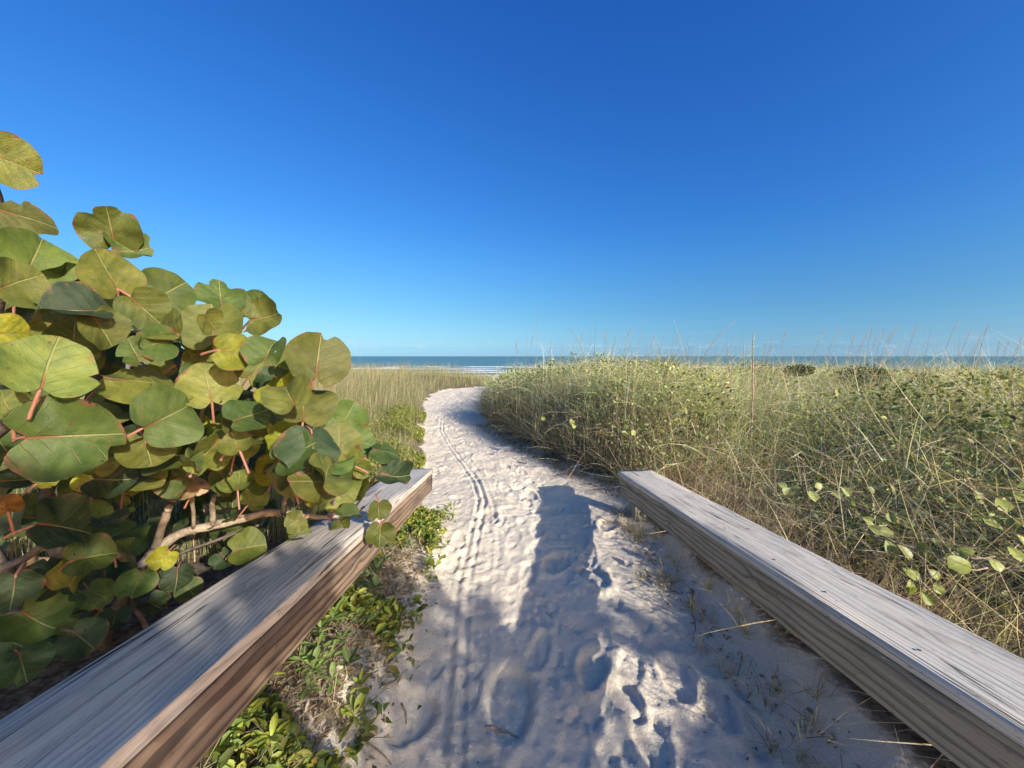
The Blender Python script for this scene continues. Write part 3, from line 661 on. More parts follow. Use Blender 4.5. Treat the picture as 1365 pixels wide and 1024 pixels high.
def grape_leaf(seed, fold=.1, cup=.12, wave=.03, droop=.1, bite=0, holes=0):
    """round sea grape leaf, one unit long: stalk joins at the origin, tip towards +Y, face towards +Z"""
    r_ = random.Random(seed); ns, nr = 44, 9
    ph = [r_.uniform(0, 6.28) for _ in range(5)]; V = []; rim = []; uv = []
    bites = [(r_.uniform(-.3, 3.4), r_.uniform(.08, .22), r_.uniform(.10, .28)) for _ in range(bite)]
    wd = r_.uniform(1.02, 1.16)
    for j in range(nr + 1):
        f = j / nr
        for k in range(ns):
            th = 2 * math.pi * k / ns
            rad = .5 * (1 + .025 * math.sin(2 * th + ph[0]) + .035 * math.sin(3 * th + ph[1]) + .012 * math.sin(7 * th + ph[2]) + .008 * math.sin(11 * th + ph[4]))
            dn = (th - 1.5 * math.pi + math.pi) % (2 * math.pi) - math.pi
            rad *= 1 - .36 * math.exp(-(dn / .26) ** 2)
            for (bt, bw, bd) in bites:
                q = (th - bt + math.pi) % (2 * math.pi) - math.pi
                rad *= 1 - bd * math.exp(-(q / bw) ** 4)
            x = f * rad * wd * math.cos(th); y = .34 + f * rad * math.sin(th)
            yy = y - .02
            z = fold * abs(x) * 1.0 + cup * (x * x + (yy - .35) ** 2) * 1.6 - droop * max(0, yy) ** 2 + 1.35 * wave * (f ** 2) * (math.sin(3 * th + ph[3]) + .6 * math.sin(5 * th + ph[4]))
            V.append((x, yy, z)); rim.append(f); uv.append((x, yy))
    F = []; rem = set()
    for _ in range(holes):
        jj, kk = r_.randrange(3, nr - 1), r_.randrange(ns); rem.add((jj, kk))
        if r_.random() < .6: rem.add((jj, (kk + 1) % ns))
    for j in range(nr):
        for k in range(ns):
            if (j, k) in rem: continue
            a = j * ns + k; b = j * ns + (k + 1) % ns
            if j == 0: F.append((a, b + ns, a + ns))
            else: F.append((a, b, b + ns, a + ns))
    return mesh('leaf', V, F, M_LEAF, uv=np.array(uv), attrs={'rim': rim})

LEAVES = [grape_leaf(1, .10, .16, .03, .10, 1, 0), grape_leaf(2, .24, .08, .045, .18, 0, 0), grape_leaf(3, .04, .34, .04, .0, 1, 0), grape_leaf(4, .38, .0, .05, .25, 0, 0),
          grape_leaf(5, -.20, .12, .05, .4, 2, 0), grape_leaf(6, .12, .22, .07, .15, 2, 0), grape_leaf(7, .6, -.1, .05, .2, 0, 0), grape_leaf(8, .85, -.2, .04, .3, 1, 0),
          grape_leaf(9, -.10, -.22, .06, .2, 1, 0), grape_leaf(10, .15, .42, .08, -.15, 3, 0), grape_leaf(11, .06, .10, .03, .14, 0, 0), grape_leaf(12, .24, .18, .08, .5, 1, 0)]
SG_BASE = (-1.75, 1.55, float(terrain0(-1.75, 1.55)))
grape = empty('sea_grape_shrub', SG_BASE, 'large sea grape shrub with round olive leaves leaning over the left rail', 'shrub')
OL = (.094, .106, .023); GR = (.066, .100, .026); DK = (.030, .050, .024); YE = (.22, .225, .022); PAL = (.118, .134, .032); ORG = (.30, .12, .02); PINK = (.30, .20, .14)  # DK puts shade into the colour of the darkest leaves

def place_leaf(cen, s, tip, nrm, mesh_i, colr, stalk=True, sd=0, target=None):
    """cen world centre, s length, tip & nrm world directions"""
    n = Vector(nrm).normalized(); t = Vector(tip); t = (t - n * t.dot(n)).normalized(); x = t.cross(n)
    o = Vector(cen) - t * s * .34
    M = Matrix(((x.x * s, t.x * s, n.x * s, o.x), (x.y * s, t.y * s, n.y * s, o.y), (x.z * s, t.z * s, n.z * s, o.z), (0, 0, 0, 1)))
    lf = link('leaf', LEAVES[mesh_i % len(LEAVES)], grape, M)
    r_ = random.Random(sd); k = r_.uniform(.68, 1.42)
    lf.color = (colr[0] * k * r_.uniform(.92, 1.1), colr[1] * k, colr[2] * k * r_.uniform(.85, 1.15), 1)
    if stalk:
        Mi = M.inverted()
        tg = Vector(target) if target is not None else o - t * .04 - n * .035 + Vector((0, 0, -.012))
        a = Mi @ tg; b = Vector((0, -.03, -.03)); c = Vector((0, .06, .004))
        mid = (a + b) / 2 + Vector((0, -.04, -.03))
        rr = .0034 / s
        st = bpy.data.objects.new('leaf_stalk', tube([a, mid, b, c], [rr * 1.15, rr, rr * 1.05, rr * .6], 6, 3, 0, M_STALK, 'leaf_stalk')); col.objects.link(st); st.parent = lf
    return lf

def img_dirs(p):
    """right / up / towards-eye directions at p"""
    v = Vector((0, 0, EYE)) - Vector(p); v.normalize(); r = Vector((0, 0, 1)).cross(v); r.normalize(); return r, v.cross(r), v

# (px, py, width in photo px, tip angle deg (90 = up), lean right, lean up, distance, shape, colour)
SPOTS = [
 (12, 215, 100, -12, -.1, .15, 1.05, 0, OL), (30, 287, 92, 0, .1, .9, 1.0, 4, OL), (45, 345, 118, 60, .15, .2, .98, 1, GR), (18, 378, 100, 30, .3, .1, .90, 2, PAL),
 (148, 305, 88, 95, .05, .25, 1.12, 5, OL), (172, 336, 70, 20, .2, 1.3, 1.15, 9, GR), (146, 366, 100, 112, -.1, .1, 1.02, 10, OL), (192, 412, 84, -50, .15, .0, 1.06, 0, OL),
 (222, 390, 84, 40, .25, .5, 1.2, 1, GR), (294, 396, 72, 88, .1, .35, 1.35, 5, GR), (283, 436, 104, 95, -.1, .5, 1.15, 0, OL), (352, 424, 66, 10, .2, .1, 1.42, 9, OL), (342, 408, 60, 70, .1, .2, 1.5, 2, GR),
 (100, 413, 112, 180, .0, 1.6, .92, 6, DK), (136, 438, 84, -60, .25, .1, .95, 1, PAL), (62, 492, 142, 72, .1, -.1, .80, 2, PAL), (88, 582, 160, -5, -.2, .55, .82, 11, GR),
 (222, 556, 116, 25, .25, .3, .98, 1, GR), (196, 598, 84, -80, -.2, .3, 1.0, 3, PAL), (292, 470, 82, 45, -.15, .45, 1.2, 2, OL), (342, 492, 62, 50, .25, .1, 1.45, 5, OL),
 (424, 478, 106, 78, .1, .05, 1.12, 0, OL), (385, 492, 66, 150, -.4, .3, 1.2, 7, OL), (278, 516, 96, 95, .05, .45, 1.1, 2, PAL), (180, 505, 120, 0, .0, 1.7, 1.0, 4, OL), (405, 541, 98, 80, .15, .6, 1.12, 1, OL),
 (462, 556, 66, 60, .35, .2, 1.45, 1, GR), (452, 590, 74, 88, .1, .1, 1.38, 10, OL), (512, 600, 56, 10, .3, 1.0, 1.55, 4, GR), (524, 636, 62, -15, .2, .8, 1.65, 9, DK), (470, 622, 58, -100, .3, .6, 1.5, 8, OL),
 (505, 680, 42, -85, .2, -.1, 1.85, 0, OL), (507, 712, 48, -95, .15, -.2, 1.83, 5, OL), (398, 640, 84, -125, -.5, .2, 1.3, 7, OL), (436, 634, 78, -75, 1.0, .1, 1.4, 6, GR), (367, 622, 74, 85, .2, .1, 1.45, 2, YE),
 (312, 590, 74, 80, .15, -.1, 1.25, 11, YE), (292, 570, 60, 140, -.2, .2, 1.3, 4, YE), (385, 600, 66, 30, .1, .3, 1.5, 1, YE), (330, 545, 70, 30, .0, .4, 1.35, 2, PAL), (365, 560, 62, -20, .2, .8, 1.42, 8, GR),
 (330, 730, 66, -5, -.1, .25, 1.6, 1, OL), (182, 778, 64, -110, -.1, .4, 1.35, 0, GR), (236, 770, 56, -95, .1, .3, 1.5, 2, DK), (85, 700, 122, -5, .0, .6, 1.0, 11, DK), (120, 742, 84, -10, .1, .5, 1.05, 3, GR),
 (75, 765, 56, -40, .1, .2, 1.1, 10, DK), (48, 828, 104, -60, .0, .2, 1.0, 9, GR), (18, 786, 84, -100, .2, .1, .95, 5, DK), (6, 672, 54, 100, .2, .1, .98, 4, ORG), (22, 640, 60, 10, .2, .6, 1.1, 1, DK),
 (238, 652, 62, -160, -.1, .6, 1.35, 9, PINK), (262, 648, 40, 60, .2, .1, 1.4, 3, PINK), (300, 640, 60, -60, .3, .2, 1.4, 1, GR), (340, 665, 46, 40, .1, .1, 1.6, 2, PAL), (420, 660, 40, -60, .2, .2, 1.7, 5, YE),
 (450, 672, 40, 60, .1, .2, 1.75, 2, PAL), (455, 700, 34, -60, .1, .4, 1.85, 3, OL), (400, 715, 46, -10, -.1, .9, 1.75, 7, OL), (395, 695, 40, -150, .4, .2, 1.7, 8, PAL), (150, 640, 84, -20, .0, .4, 1.1, 2, DK),
 (245, 590, 70, 70, .2, .3, 1.25, 1, OL), (220, 470, 76, 20, .1, .6, 1.25, 8, OL), (165, 465, 70, -70, .1, .0, 1.15, 0, DK), (10, 445, 76, 0, .3, .3, .85, 1, YE), (8, 540, 66, 100, .2, .0, .80, 2, PAL), (175, 555, 90, 200, -.3, .5, 1.1, 1, DK),
 (60, 640, 40, 30, .1, .3, 1.1, 2, YE), (110, 852, 74, -60, .0, .4, 1.15, 1, DK), (152, 826, 54, -100, .1, .3, 1.3, 2, DK), (30, 885, 84, -80, .0, .5, 1.05, 11, DK), (205, 806, 50, -70, .1, .4, 1.4, 5, DK), (252, 786, 46, -60, .0, .5, 1.5, 0, GR), (90, 800, 60, 40, .1, .5, 1.2, 4, GR), (130, 690, 66, 20, .1, .3, 1.2, 1, GR), (300, 745, 44, -60, .1, .4, 1.65, 2, DK), (215, 745, 46, -140, .1, .3, 1.4, 5, YE), (345, 640, 56, -30, .5, .2, 1.5, 6, GR), (482, 590, 50, -20, .3, .4, 1.6, 2, GR),
]
def build_grape():
    for i, (px, py, wpx, ta, lr, lu, d, sh, cc) in enumerate(SPOTS):
        p = Vector(at(px, py, d)); r, u, v = img_dirs(p)
        dist = d / math.cos(math.atan2(abs(p.x), d)) ** .5
        s = wpx * d / 512 * .78 * (1 + math.cos(math.atan((px - 682) / 512))) / 2
        jr = random.Random(900 + i); nrm = v + r * (lr + jr.gauss(0, .28)) + u * (lu + jr.gauss(0, .28)) + Vector(TO_SUN) * .1
        tip = r * math.cos(R(ta)) + u * math.sin(R(ta))
        place_leaf(p, s, tip, nrm, sh, cc, True, i)
    # the rest of the crown behind and below them
    r_ = random.Random(12); edge = [(0, 262), (60, 335), (100, 358), (160, 372), (230, 400), (330, 425), (372, 470), (395, 520), (440, 575), (490, 612), (525, 650)]
    ex = [e[0] for e in edge]; ey = [e[1] for e in edge]; n = 0
    tries = 0
    while n < 150 and tries < 6000:
        tries += 1
        px = r_.uniform(-90, 510); d = r_.uniform(1.0, 2.0)
        top = float(np.interp(px, ex, ey)) + 22; bot = min(900, 925 - .585 * max(px, -60) - 34)
        if bot <= top + 6: continue
        py = top + (bot - top) * r_.random() ** .85
        p = Vector(at(px, py, d))
        if p.z < .12 or (p.x > -1.06 and p.z < .70): continue
        if 185 < px < 450 and py > 645 and d < 1.9: continue
        r, u, v = img_dirs(p); s = r_.uniform(.085, .155)
        nrm = v * r_.uniform(.1, 1) + r * r_.gauss(.1, .7) + u * r_.gauss(.4, .6) + Vector(TO_SUN) * .3
        ta = r_.gauss(60, 75); tip = r * math.cos(R(ta)) + u * math.sin(R(ta)) + v * r_.gauss(0, .3)
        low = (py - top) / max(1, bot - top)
        cc = r_.choice([OL, OL, GR, GR, GR, PAL, DK, DK, YE] if low < .6 else [GR, DK, DK, GR, OL, PINK])  # lower leaves draw darker colours that stand in for shade
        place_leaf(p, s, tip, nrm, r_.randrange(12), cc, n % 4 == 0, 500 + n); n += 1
    n = 0; tries = 0
    while n < 66 and tries < 6000:                                          # smaller young leaves among the front ones
        tries += 1; px = r_.uniform(0, 500); d = r_.uniform(.95, 1.5); top = float(np.interp(px, ex, ey)) + 6
        py = r_.uniform(top, min(690, top + 330)); p = Vector(at(px, py, d))
        if p.x > -.55 or p.z < .75 or (185 < px < 450 and py > 640): continue
        r, u, v = img_dirs(p); nrm = v + r * r_.gauss(.1, .7) + u * r_.gauss(.3, .6) + Vector(TO_SUN) * .3; ta = r_.gauss(70, 60)
        place_leaf(p, r_.uniform(.06, .115), r * math.cos(R(ta)) + u * math.sin(R(ta)), nrm, r_.randrange(12), r_.choice([OL, PAL, GR, GR, PAL, OL, YE]), n % 3 == 0, 800 + n); n += 1
    # leaves deep in the shrub, seen only as a dark mass behind the others
    Vs, Fs, uvs, rims, off = [], [], [], [], 0
    src = []
    for me in LEAVES[:6]:
        v = np.zeros(len(me.vertices) * 3, np.float32); me.vertices.foreach_get('co', v); rm = np.zeros(len(me.vertices), np.float32); me.attributes['rim'].data.foreach_get('value', rm)
        src.append((v.reshape(-1, 3), [tuple(p.vertices) for p in me.polygons], rm))
    n = 0
    while n < 260:
        px = r_.uniform(-160, 470); d = r_.uniform(1.5, 2.5)
        top = float(np.interp(px, ex, ey)) + 34; bot = min(900, 925 - .585 * max(px, -60) - 20)
        if bot <= top + 6: continue
        py = top + (bot - top) * r_.random(); p = Vector(at(px, py, d))
        if p.z < .08 or p.x > -1.08 : continue
        r, u, v_ = img_dirs(p); nn = (v_ * r_.uniform(0, 1) + r * r_.gauss(0, .7) + u * r_.gauss(.4, .6)).normalized(); t = Vector((r_.gauss(0, 1), r_.gauss(0, 1), r_.gauss(0, 1))); t = (t - nn * t.dot(nn)).normalized()
        x_ = t.cross(nn); sc_ = r_.uniform(.11, .19); B = np.array([x_, t, nn]) * sc_; v, f, rm = src[r_.randrange(6)]
        Vs.append(v @ B + np.array(p)); Fs += [tuple(i + off for i in q) for q in f]; uvs.append(v[:, :2]); rims.append(rm); off += len(v); n += 1
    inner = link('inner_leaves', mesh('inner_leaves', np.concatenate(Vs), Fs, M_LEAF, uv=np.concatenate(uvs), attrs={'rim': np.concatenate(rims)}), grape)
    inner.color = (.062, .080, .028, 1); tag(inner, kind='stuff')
    # wood; stems rising from the base are coloured dark in place of shade
    W = lambda *q: [at(*k) for k in q]
    b0 = np.array(SG_BASE)
    limbs = [
     ([b0, *W((150, 820, 1.5), (203, 738, 1.555))], [.030, .026, .021], M_DARK_OR_SHADED_STEM),
     ([*W((188, 762, 1.535), (200, 742, 1.55), (240, 712, 1.6), (300, 697, 1.66), (365, 683, 1.75), (432, 690, 1.86), (470, 682, 1.9), (486, 676, 1.9))], [.021, .022, .0195, .018, .016, .011, .008, .006], M_STEM),
     (W((205, 732, 1.56), (222, 688, 1.5), (226, 676, 1.48)), [.018, .013, .011], M_STEM),
     (W((284, 700, 1.64), (283, 672, 1.58), (300, 648, 1.5), (326, 622, 1.42), (334, 600, 1.36)), [.012, .011, .010, .008, .005], M_STEM),
     (W((258, 704, 1.61), (257, 660, 1.5), (262, 610, 1.3), (272, 540, 1.14)), [.008, .007, .007, .004], M_STEM),
     (W((378, 684, 1.76), (383, 640, 1.5), (386, 590, 1.25), (395, 550, 1.15), (405, 508, 1.13)), [.010, .0095, .009, .008, .006], M_STEM),
     (W((442, 690, 1.86), (448, 650, 1.6), (450, 605, 1.4)), [.008, .007, .005], M_STEM),
     (W((470, 682, 1.9), (488, 655, 1.8), (500, 635, 1.7)), [.006, .006, .005], M_DARK_OR_SHADED_STEM),
     ([b0 + np.array([-.15, -.1, 0]), *W((-120, 760, 1.1), (-60, 620, .95), (0, 572, .86), (45, 538, .82))], [.035, .03, .022, .014, .010], M_DARK_OR_SHADED_STEM),
     ([b0 + np.array([-.3, .05, 0]), *W((-60, 640, 1.3), (-20, 450, 1.2), (0, 330, 1.1), (-10, 230, 1.08))], [.035, .028, .022, .016, .010], M_DARK_OR_SHADED_STEM),
     ([b0 + np.array([-.05, .1, 0]), *W((60, 700, 1.5), (110, 560, 1.3), (150, 450, 1.2), (156, 395, 1.08), (153, 320, 1.14))], [.03, .022, .016, .012, .008, .005], M_DARK_OR_SHADED_STEM),
     (W((150, 450, 1.2), (200, 440, 1.25), (262, 450, 1.25), (288, 445, 1.2)), [.010, .009, .007, .005], M_STEM),
     (W((262, 450, 1.25), (310, 445, 1.4), (342, 434, 1.44)), [.007, .006, .004], M_STEM),
     ([b0 + np.array([.05, .25, 0]), *W((230, 640, 1.9), (300, 560, 1.75), (340, 510, 1.55))], [.022, .016, .011, .006], M_DARK_OR_SHADED_STEM),
     ([b0 + np.array([.1, .1, 0]), *W((180, 770, 1.7), (300, 716, 1.75), (345, 700, 1.8))], [.012, .009, .007, .005], M_DARK_OR_SHADED_STEM),
     ([b0 + np.array([-.2, -.2, 0]), *W((-40, 800, 1.05), (40, 740, 1.05), (95, 715, 1.02))], [.02, .014, .01, .006], M_DARK_OR_SHADED_STEM),
    ]
    for i, (p, rd, m_) in enumerate(limbs):
        link('branch', tube(p, rd, 9, 5, .0022, m_, 'branch', i), grape)
build_grape()

# ------------------------------------------------------------------ unseen tree added behind the viewer, its crown shaped to shade the near sand
def build_added_shade_tree():
    H = np.array([TO_SUN[0], TO_SUN[1], TO_SUN[2]])
    def flat(p):                                                       # slide a point along the sunbeam onto z = 0
        p = np.asarray(p, float); return (p - H * (p[2] / H[2]))[:2]
    def inside(px, py, poly):
        c = False
        for i in range(len(poly)):
            (x1, y1), (x2, y2) = poly[i], poly[i - 1]
            if (y1 > py) != (y2 > py) and px < (x2 - x1) * (py - y1) / (y2 - y1) + x1: c = not c
        return c
    A = [(752, 842), (800, 826), (880, 930), (862, 1000), (815, 985), (758, 905)]; B = [(868, 858), (925, 862), (985, 930), (950, 955), (890, 918)]; D = [(365, 895), (440, 880), (455, 960), (425, 1024), (300, 1024), (310, 980)]
    shade, lit = [], []
    for px in range(300, 1260, 12):
        for py in range(648, 1024, 10):
            if py < 715 and not 560 < px < 820: continue
            g_ = gnd(px, py); g_[2] = gz(g_[0], g_[1])
            lim = np.interp(px, [480, 540, 580, 680, 780, 930, 1000, 1200], [790, 765, 762, 790, 800, 800, 860, 900])
            if any(inside(px, py, q) for q in (A, B, D)): lit.append(flat(g_))
            elif py > lim + 14 and px > 480: shade.append(flat(g_))
            elif py < lim - 16 and px > 540: lit.append(flat(g_))
    p = RAIL_L
    for t in np.arange(.1, 3.4, .07):
        for f in np.arange(0, 1.01, .2):
            q = np.array([p['x0'] - p['w'] * f + t * .01, p['y0'] - t, .4 + p['sl'] * t])
            if t > 1.95: shade.append(flat(q))
            elif t < 1.72: lit.append(flat(q))
    for t in np.arange(2.15, 3.5, .08):
        for dz in (.05, .12, .2): shade.append(flat((p['x0'] + t * .01, p['y0'] - t, .4 + p['sl'] * t - dz)))
    for t in np.arange(0, 1., .12):
        for u_ in np.arange(-.5, .35, .15): shade.append(flat((SG_BASE[0] + u_ + .1, SG_BASE[1] - .3 + t * .6, .05 + .35 * t)))
    for (px, py, wpx, ta, lr, lu, d, sh, cc) in SPOTS:
        q = at(px, py, d)
        for j in (-.25, 0, .25):
            for k in (-.2, .2):
                q2 = at(px + wpx * j, py + wpx * k, d)
                (shade if (px < 190 and py > 620) else lit).append(flat(q2))
    for (px, py, d) in [(385, 838, 1.72), (395, 820, 1.8), (375, 850, 1.68)]: lit.append(flat(at(px, py, d)))
    for t in np.arange(0, 2.75, .08):
        for f in (.0, .1, .2, .32): lit.append(flat((.968 + f + .068 * t, 3.47 - t, .4 + .078 * t)))
    shade = np.array(shade); lit = np.array(lit)
    a2 = np.array([-H[0], -H[1]]) / np.hypot(H[0], H[1])               # along the shadow
    perp = np.array([a2[1], -a2[0]]); sn = H[2]
    key = lambda g2: np.stack([g2 @ perp, (g2 @ a2) * sn], -1)          # plane square to the sunbeam
    S, Lk = key(shade), key(lit)
    cl = []; r_ = random.Random(5); cover = np.zeros(len(S), int)
    for _ in range(5000):
        i = r_.randrange(len(S))
        if cover[i] >= 2: continue
        rr = r_.uniform(.09, .16); c = S[i] + np.array([r_.gauss(0, .05), r_.gauss(0, .05)])
        if np.min(np.hypot(*(Lk - c).T)) < rr * .80: 
            rr = .07
            if np.min(np.hypot(*(Lk - c).T)) < rr * .9: continue
        cover[np.hypot(*(S - c).T) < rr * .8] += 1
        g2 = perp * c[0] + a2 * (c[1] / sn)
        t = r_.uniform(6.3, 8.6); C = np.array([g2[0], g2[1], 0]) + H * t
        if C[1] > -.9: C = C + H * ((C[1] + 1.2) / -H[1])
        cl.append((C, rr))
    cen = np.array([c for c, _ in cl]); base = np.array([cen[:, 0].mean() + .4, cen[:, 1].mean() - .5, 0]); base[2] = gz(base[0], base[1]) - .1
    root = empty('added_shade_tree', tuple(base), 'unseen leafy tree added behind the viewer to the right to cast shade', 'tree')
    fork = base + np.array([-.1, .1, 1.5])
    link('trunk', tube([base, base + np.array([.06, -.04, .7]), fork], [.15, .12, .10], 12, 5, .006, M_DARK_OR_SHADED_STEM, 'trunk', 2), root)
    lv, nb = [], 0
    for C, rr in cl:
        n = max(5, int(12 * (rr / .12) ** 2)); d = rng.normal(0, 1, (n, 3)); d /= np.linalg.norm(d, axis=1, keepdims=True)
        pts = C + d * rr * rng.random((n, 1)) ** .5 * np.array([1, 1, .9])
        lv.append(leaflets(pts, rng.uniform(.06, .095, n), palette(n, [GREEN, DK, OLIVE], [.5, .3, .2]), .7, .3, TO_SUN * .8))
    V, F, C_ = join(lv); link('crown', mesh('crown', V, F, M_SMALL, colr=C_), root)
    for k in range(0, len(cl), 14):
        C = cl[k][0]; mid = (fork + C) / 2 + np.array([0, 0, .12])
        link('limb', tube([fork, mid, C], [.04, .025, .008], 7, 4, .01, M_DARK_OR_SHADED_STEM, 'limb', k), root)
build_added_shade_tree()

# ------------------------------------------------------------------ leafy sprigs beside the left rail
def m_objleaf(name, rough=.45):
    m = mat(name); g = G(m); oi = g.n('ShaderNodeObjectInfo'); b = oi.outputs['Color']
    x, y, _ = g.sep(g.coord('UV')); ax = g.math('ABSOLUTE', x)
    n = g.noise(g.coord('UV'), 5, 4); c = g.mix(n, g.mix(1., b, (.75, .8, .7), 'MULTIPLY'), g.mix(1., b, (1.25, 1.2, 1.1), 'MULTIPLY'))
    c = g.mix(g.rng(ax, .03, .0, 0, .55), c, g.mix(1., b, (1.7, 1.6, 1.6), 'MULTIPLY'))
    g.out(g.translucent(g.pbsdf(c, rough, .35, g.bump(n, .3, .003)), g.mix(1., c, (1.4, 1.4, .5), 'MULTIPLY'), .28)); return m
M_SPRIG = m_objleaf('sprig_leaf')

def blade_leaf(w, fold, droop, kind='lance'):
    n = 7; V, uv = [], []
    for i in range(n):
        t = i / (n - 1)
        if kind == 'lance': hw = w * (math.sin(math.pi * min(1, t * .92 + .03)) ** .8) * (.45 + .75 * t) * .5
        else: hw = w * .5 * (math.sin(math.pi * (1 - t) ** .62)) ** .75 if 0 < t < 1 else .01      # heart: broad near the stalk
        for sx in (-1, -.5, 0, .5, 1):
            back = -.12 * abs(sx) * (1 - t) if kind == 'heart' else 0
            V.append((hw * sx, t + back, fold * abs(hw * sx) - droop * t * t + .01 * math.sin(9 * t + sx))); uv.append((hw * sx, t))
    F = [(i * 5 + k, i * 5 + k + 1, i * 5 + k + 6, i * 5 + k + 5) for i in range(n - 1) for k in range(4)]
    return mesh('leaf', V, F, M_SPRIG, uv=np.array(uv))
SP = [blade_leaf(.42, .5, .15), blade_leaf(.36, .35, .3), blade_leaf(.48, .25, .05)]
HEART = [blade_leaf(.95, .35, .2, 'heart'), blade_leaf(.9, .6, .05, 'heart'), blade_leaf(1.0, .2, .35, 'heart')]
stem_small = tube([(0, 0, -.15), (.02, .01, .4), (0, .03, 1.)], [.05, .042, .025], 6, 3, 0, m_plain('green_stem', (.16, .18, .06)), 'stem')

def frame(o, t, n, s):
    n = Vector(n).normalized(); t = Vector(t); t = (t - n * t.dot(n)).normalized(); x = t.cross(n); o = Vector(o)
    return Matrix(((x.x * s, t.x * s, n.x * s, o.x), (x.y * s, t.y * s, n.y * s, o.y), (x.z * s, t.z * s, n.z * s, o.z), (0, 0, 0, 1)))

def sprig(p, size, seed, colr, label, group):
    r_ = random.Random(seed); root = empty('leafy_sprig', p, label, 'plant', group); P = Vector(p)
    hgt = size * r_.uniform(.5, 1.0); lean = Vector((r_.gauss(.1, .25), r_.gauss(0, .25), 1)).normalized()
    link('stem', stem_small, root, frame(P, Vector((lean.y, -lean.x, .01)) if abs(lean.x) + abs(lean.y) > .02 else (1, 0, 0), lean, hgt))
    nl = r_.randrange(6, 10); a0 = r_.uniform(0, 6)
    for k in range(nl):
        a = a0 + k * 2.4; f = .55 + .45 * k / nl; el = .15 + .9 * (k / nl)
        t = Vector((math.cos(a) * math.cos(el), math.sin(a) * math.cos(el), math.sin(el))); n = Vector((-math.cos(a) * math.sin(el), -math.sin(a) * math.sin(el), math.cos(el)))
        o = link('leaf', SP[r_.randrange(3)], root, frame(P + lean * hgt * f, t, n + Vector((r_.gauss(0, .2), r_.gauss(0, .2), 0)), size * r_.uniform(.7, 1.1)))
        q = r_.uniform(.8, 1.25); o.color = (colr[0] * q, colr[1] * q, colr[2] * q, 1)
ORD = ['first', 'second', 'third', 'fourth', 'fifth', 'sixth', 'seventh', 'eighth', 'ninth', 'tenth', 'eleventh', 'twelfth', 'thirteenth', 'fourteenth', 'fifteenth', 'sixteenth', 'seventeenth', 'eighteenth', 'nineteenth', 'twentieth', 'twenty-first', 'twenty-second']
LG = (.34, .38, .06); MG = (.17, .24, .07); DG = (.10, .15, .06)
def build_sprigs():
    near = [(353, 900), (350, 934), (358, 992), (311, 1004), (275, 1006), (374, 1016), (292, 976), (330, 962), (395, 1000)]
    mid = [(397, 864), (414, 919), (425, 892), (430, 868), (455, 856), (436, 833), (410, 900), (445, 915), (462, 885), (420, 850), (440, 880), (400, 885)]
    edge = [(475, 925), (475, 961), (487, 945), (468, 950), (490, 968)]
    far = [(450, 803), (489, 831), (470, 782), (480, 800), (462, 820), (495, 770), (505, 760), (488, 755), (515, 745), (500, 785), (522, 730), (512, 720), (530, 715), (478, 770), (455, 790), (540, 705), (545, 722)]
    k = 0
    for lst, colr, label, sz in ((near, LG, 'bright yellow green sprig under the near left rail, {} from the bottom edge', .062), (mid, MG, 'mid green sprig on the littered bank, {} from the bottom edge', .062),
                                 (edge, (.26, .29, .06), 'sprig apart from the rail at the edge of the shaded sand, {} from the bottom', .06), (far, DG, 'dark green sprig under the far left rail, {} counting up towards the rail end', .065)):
        for q_, (px, py) in enumerate(sorted(lst, key=lambda a: -a[1])):
            z = 0
            for _ in range(6): g_ = gnd(px, py + 8, z); z = gz(g_[0], g_[1])
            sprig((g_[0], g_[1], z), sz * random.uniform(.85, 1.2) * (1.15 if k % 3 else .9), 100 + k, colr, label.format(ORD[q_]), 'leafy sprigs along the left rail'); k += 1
build_sprigs()

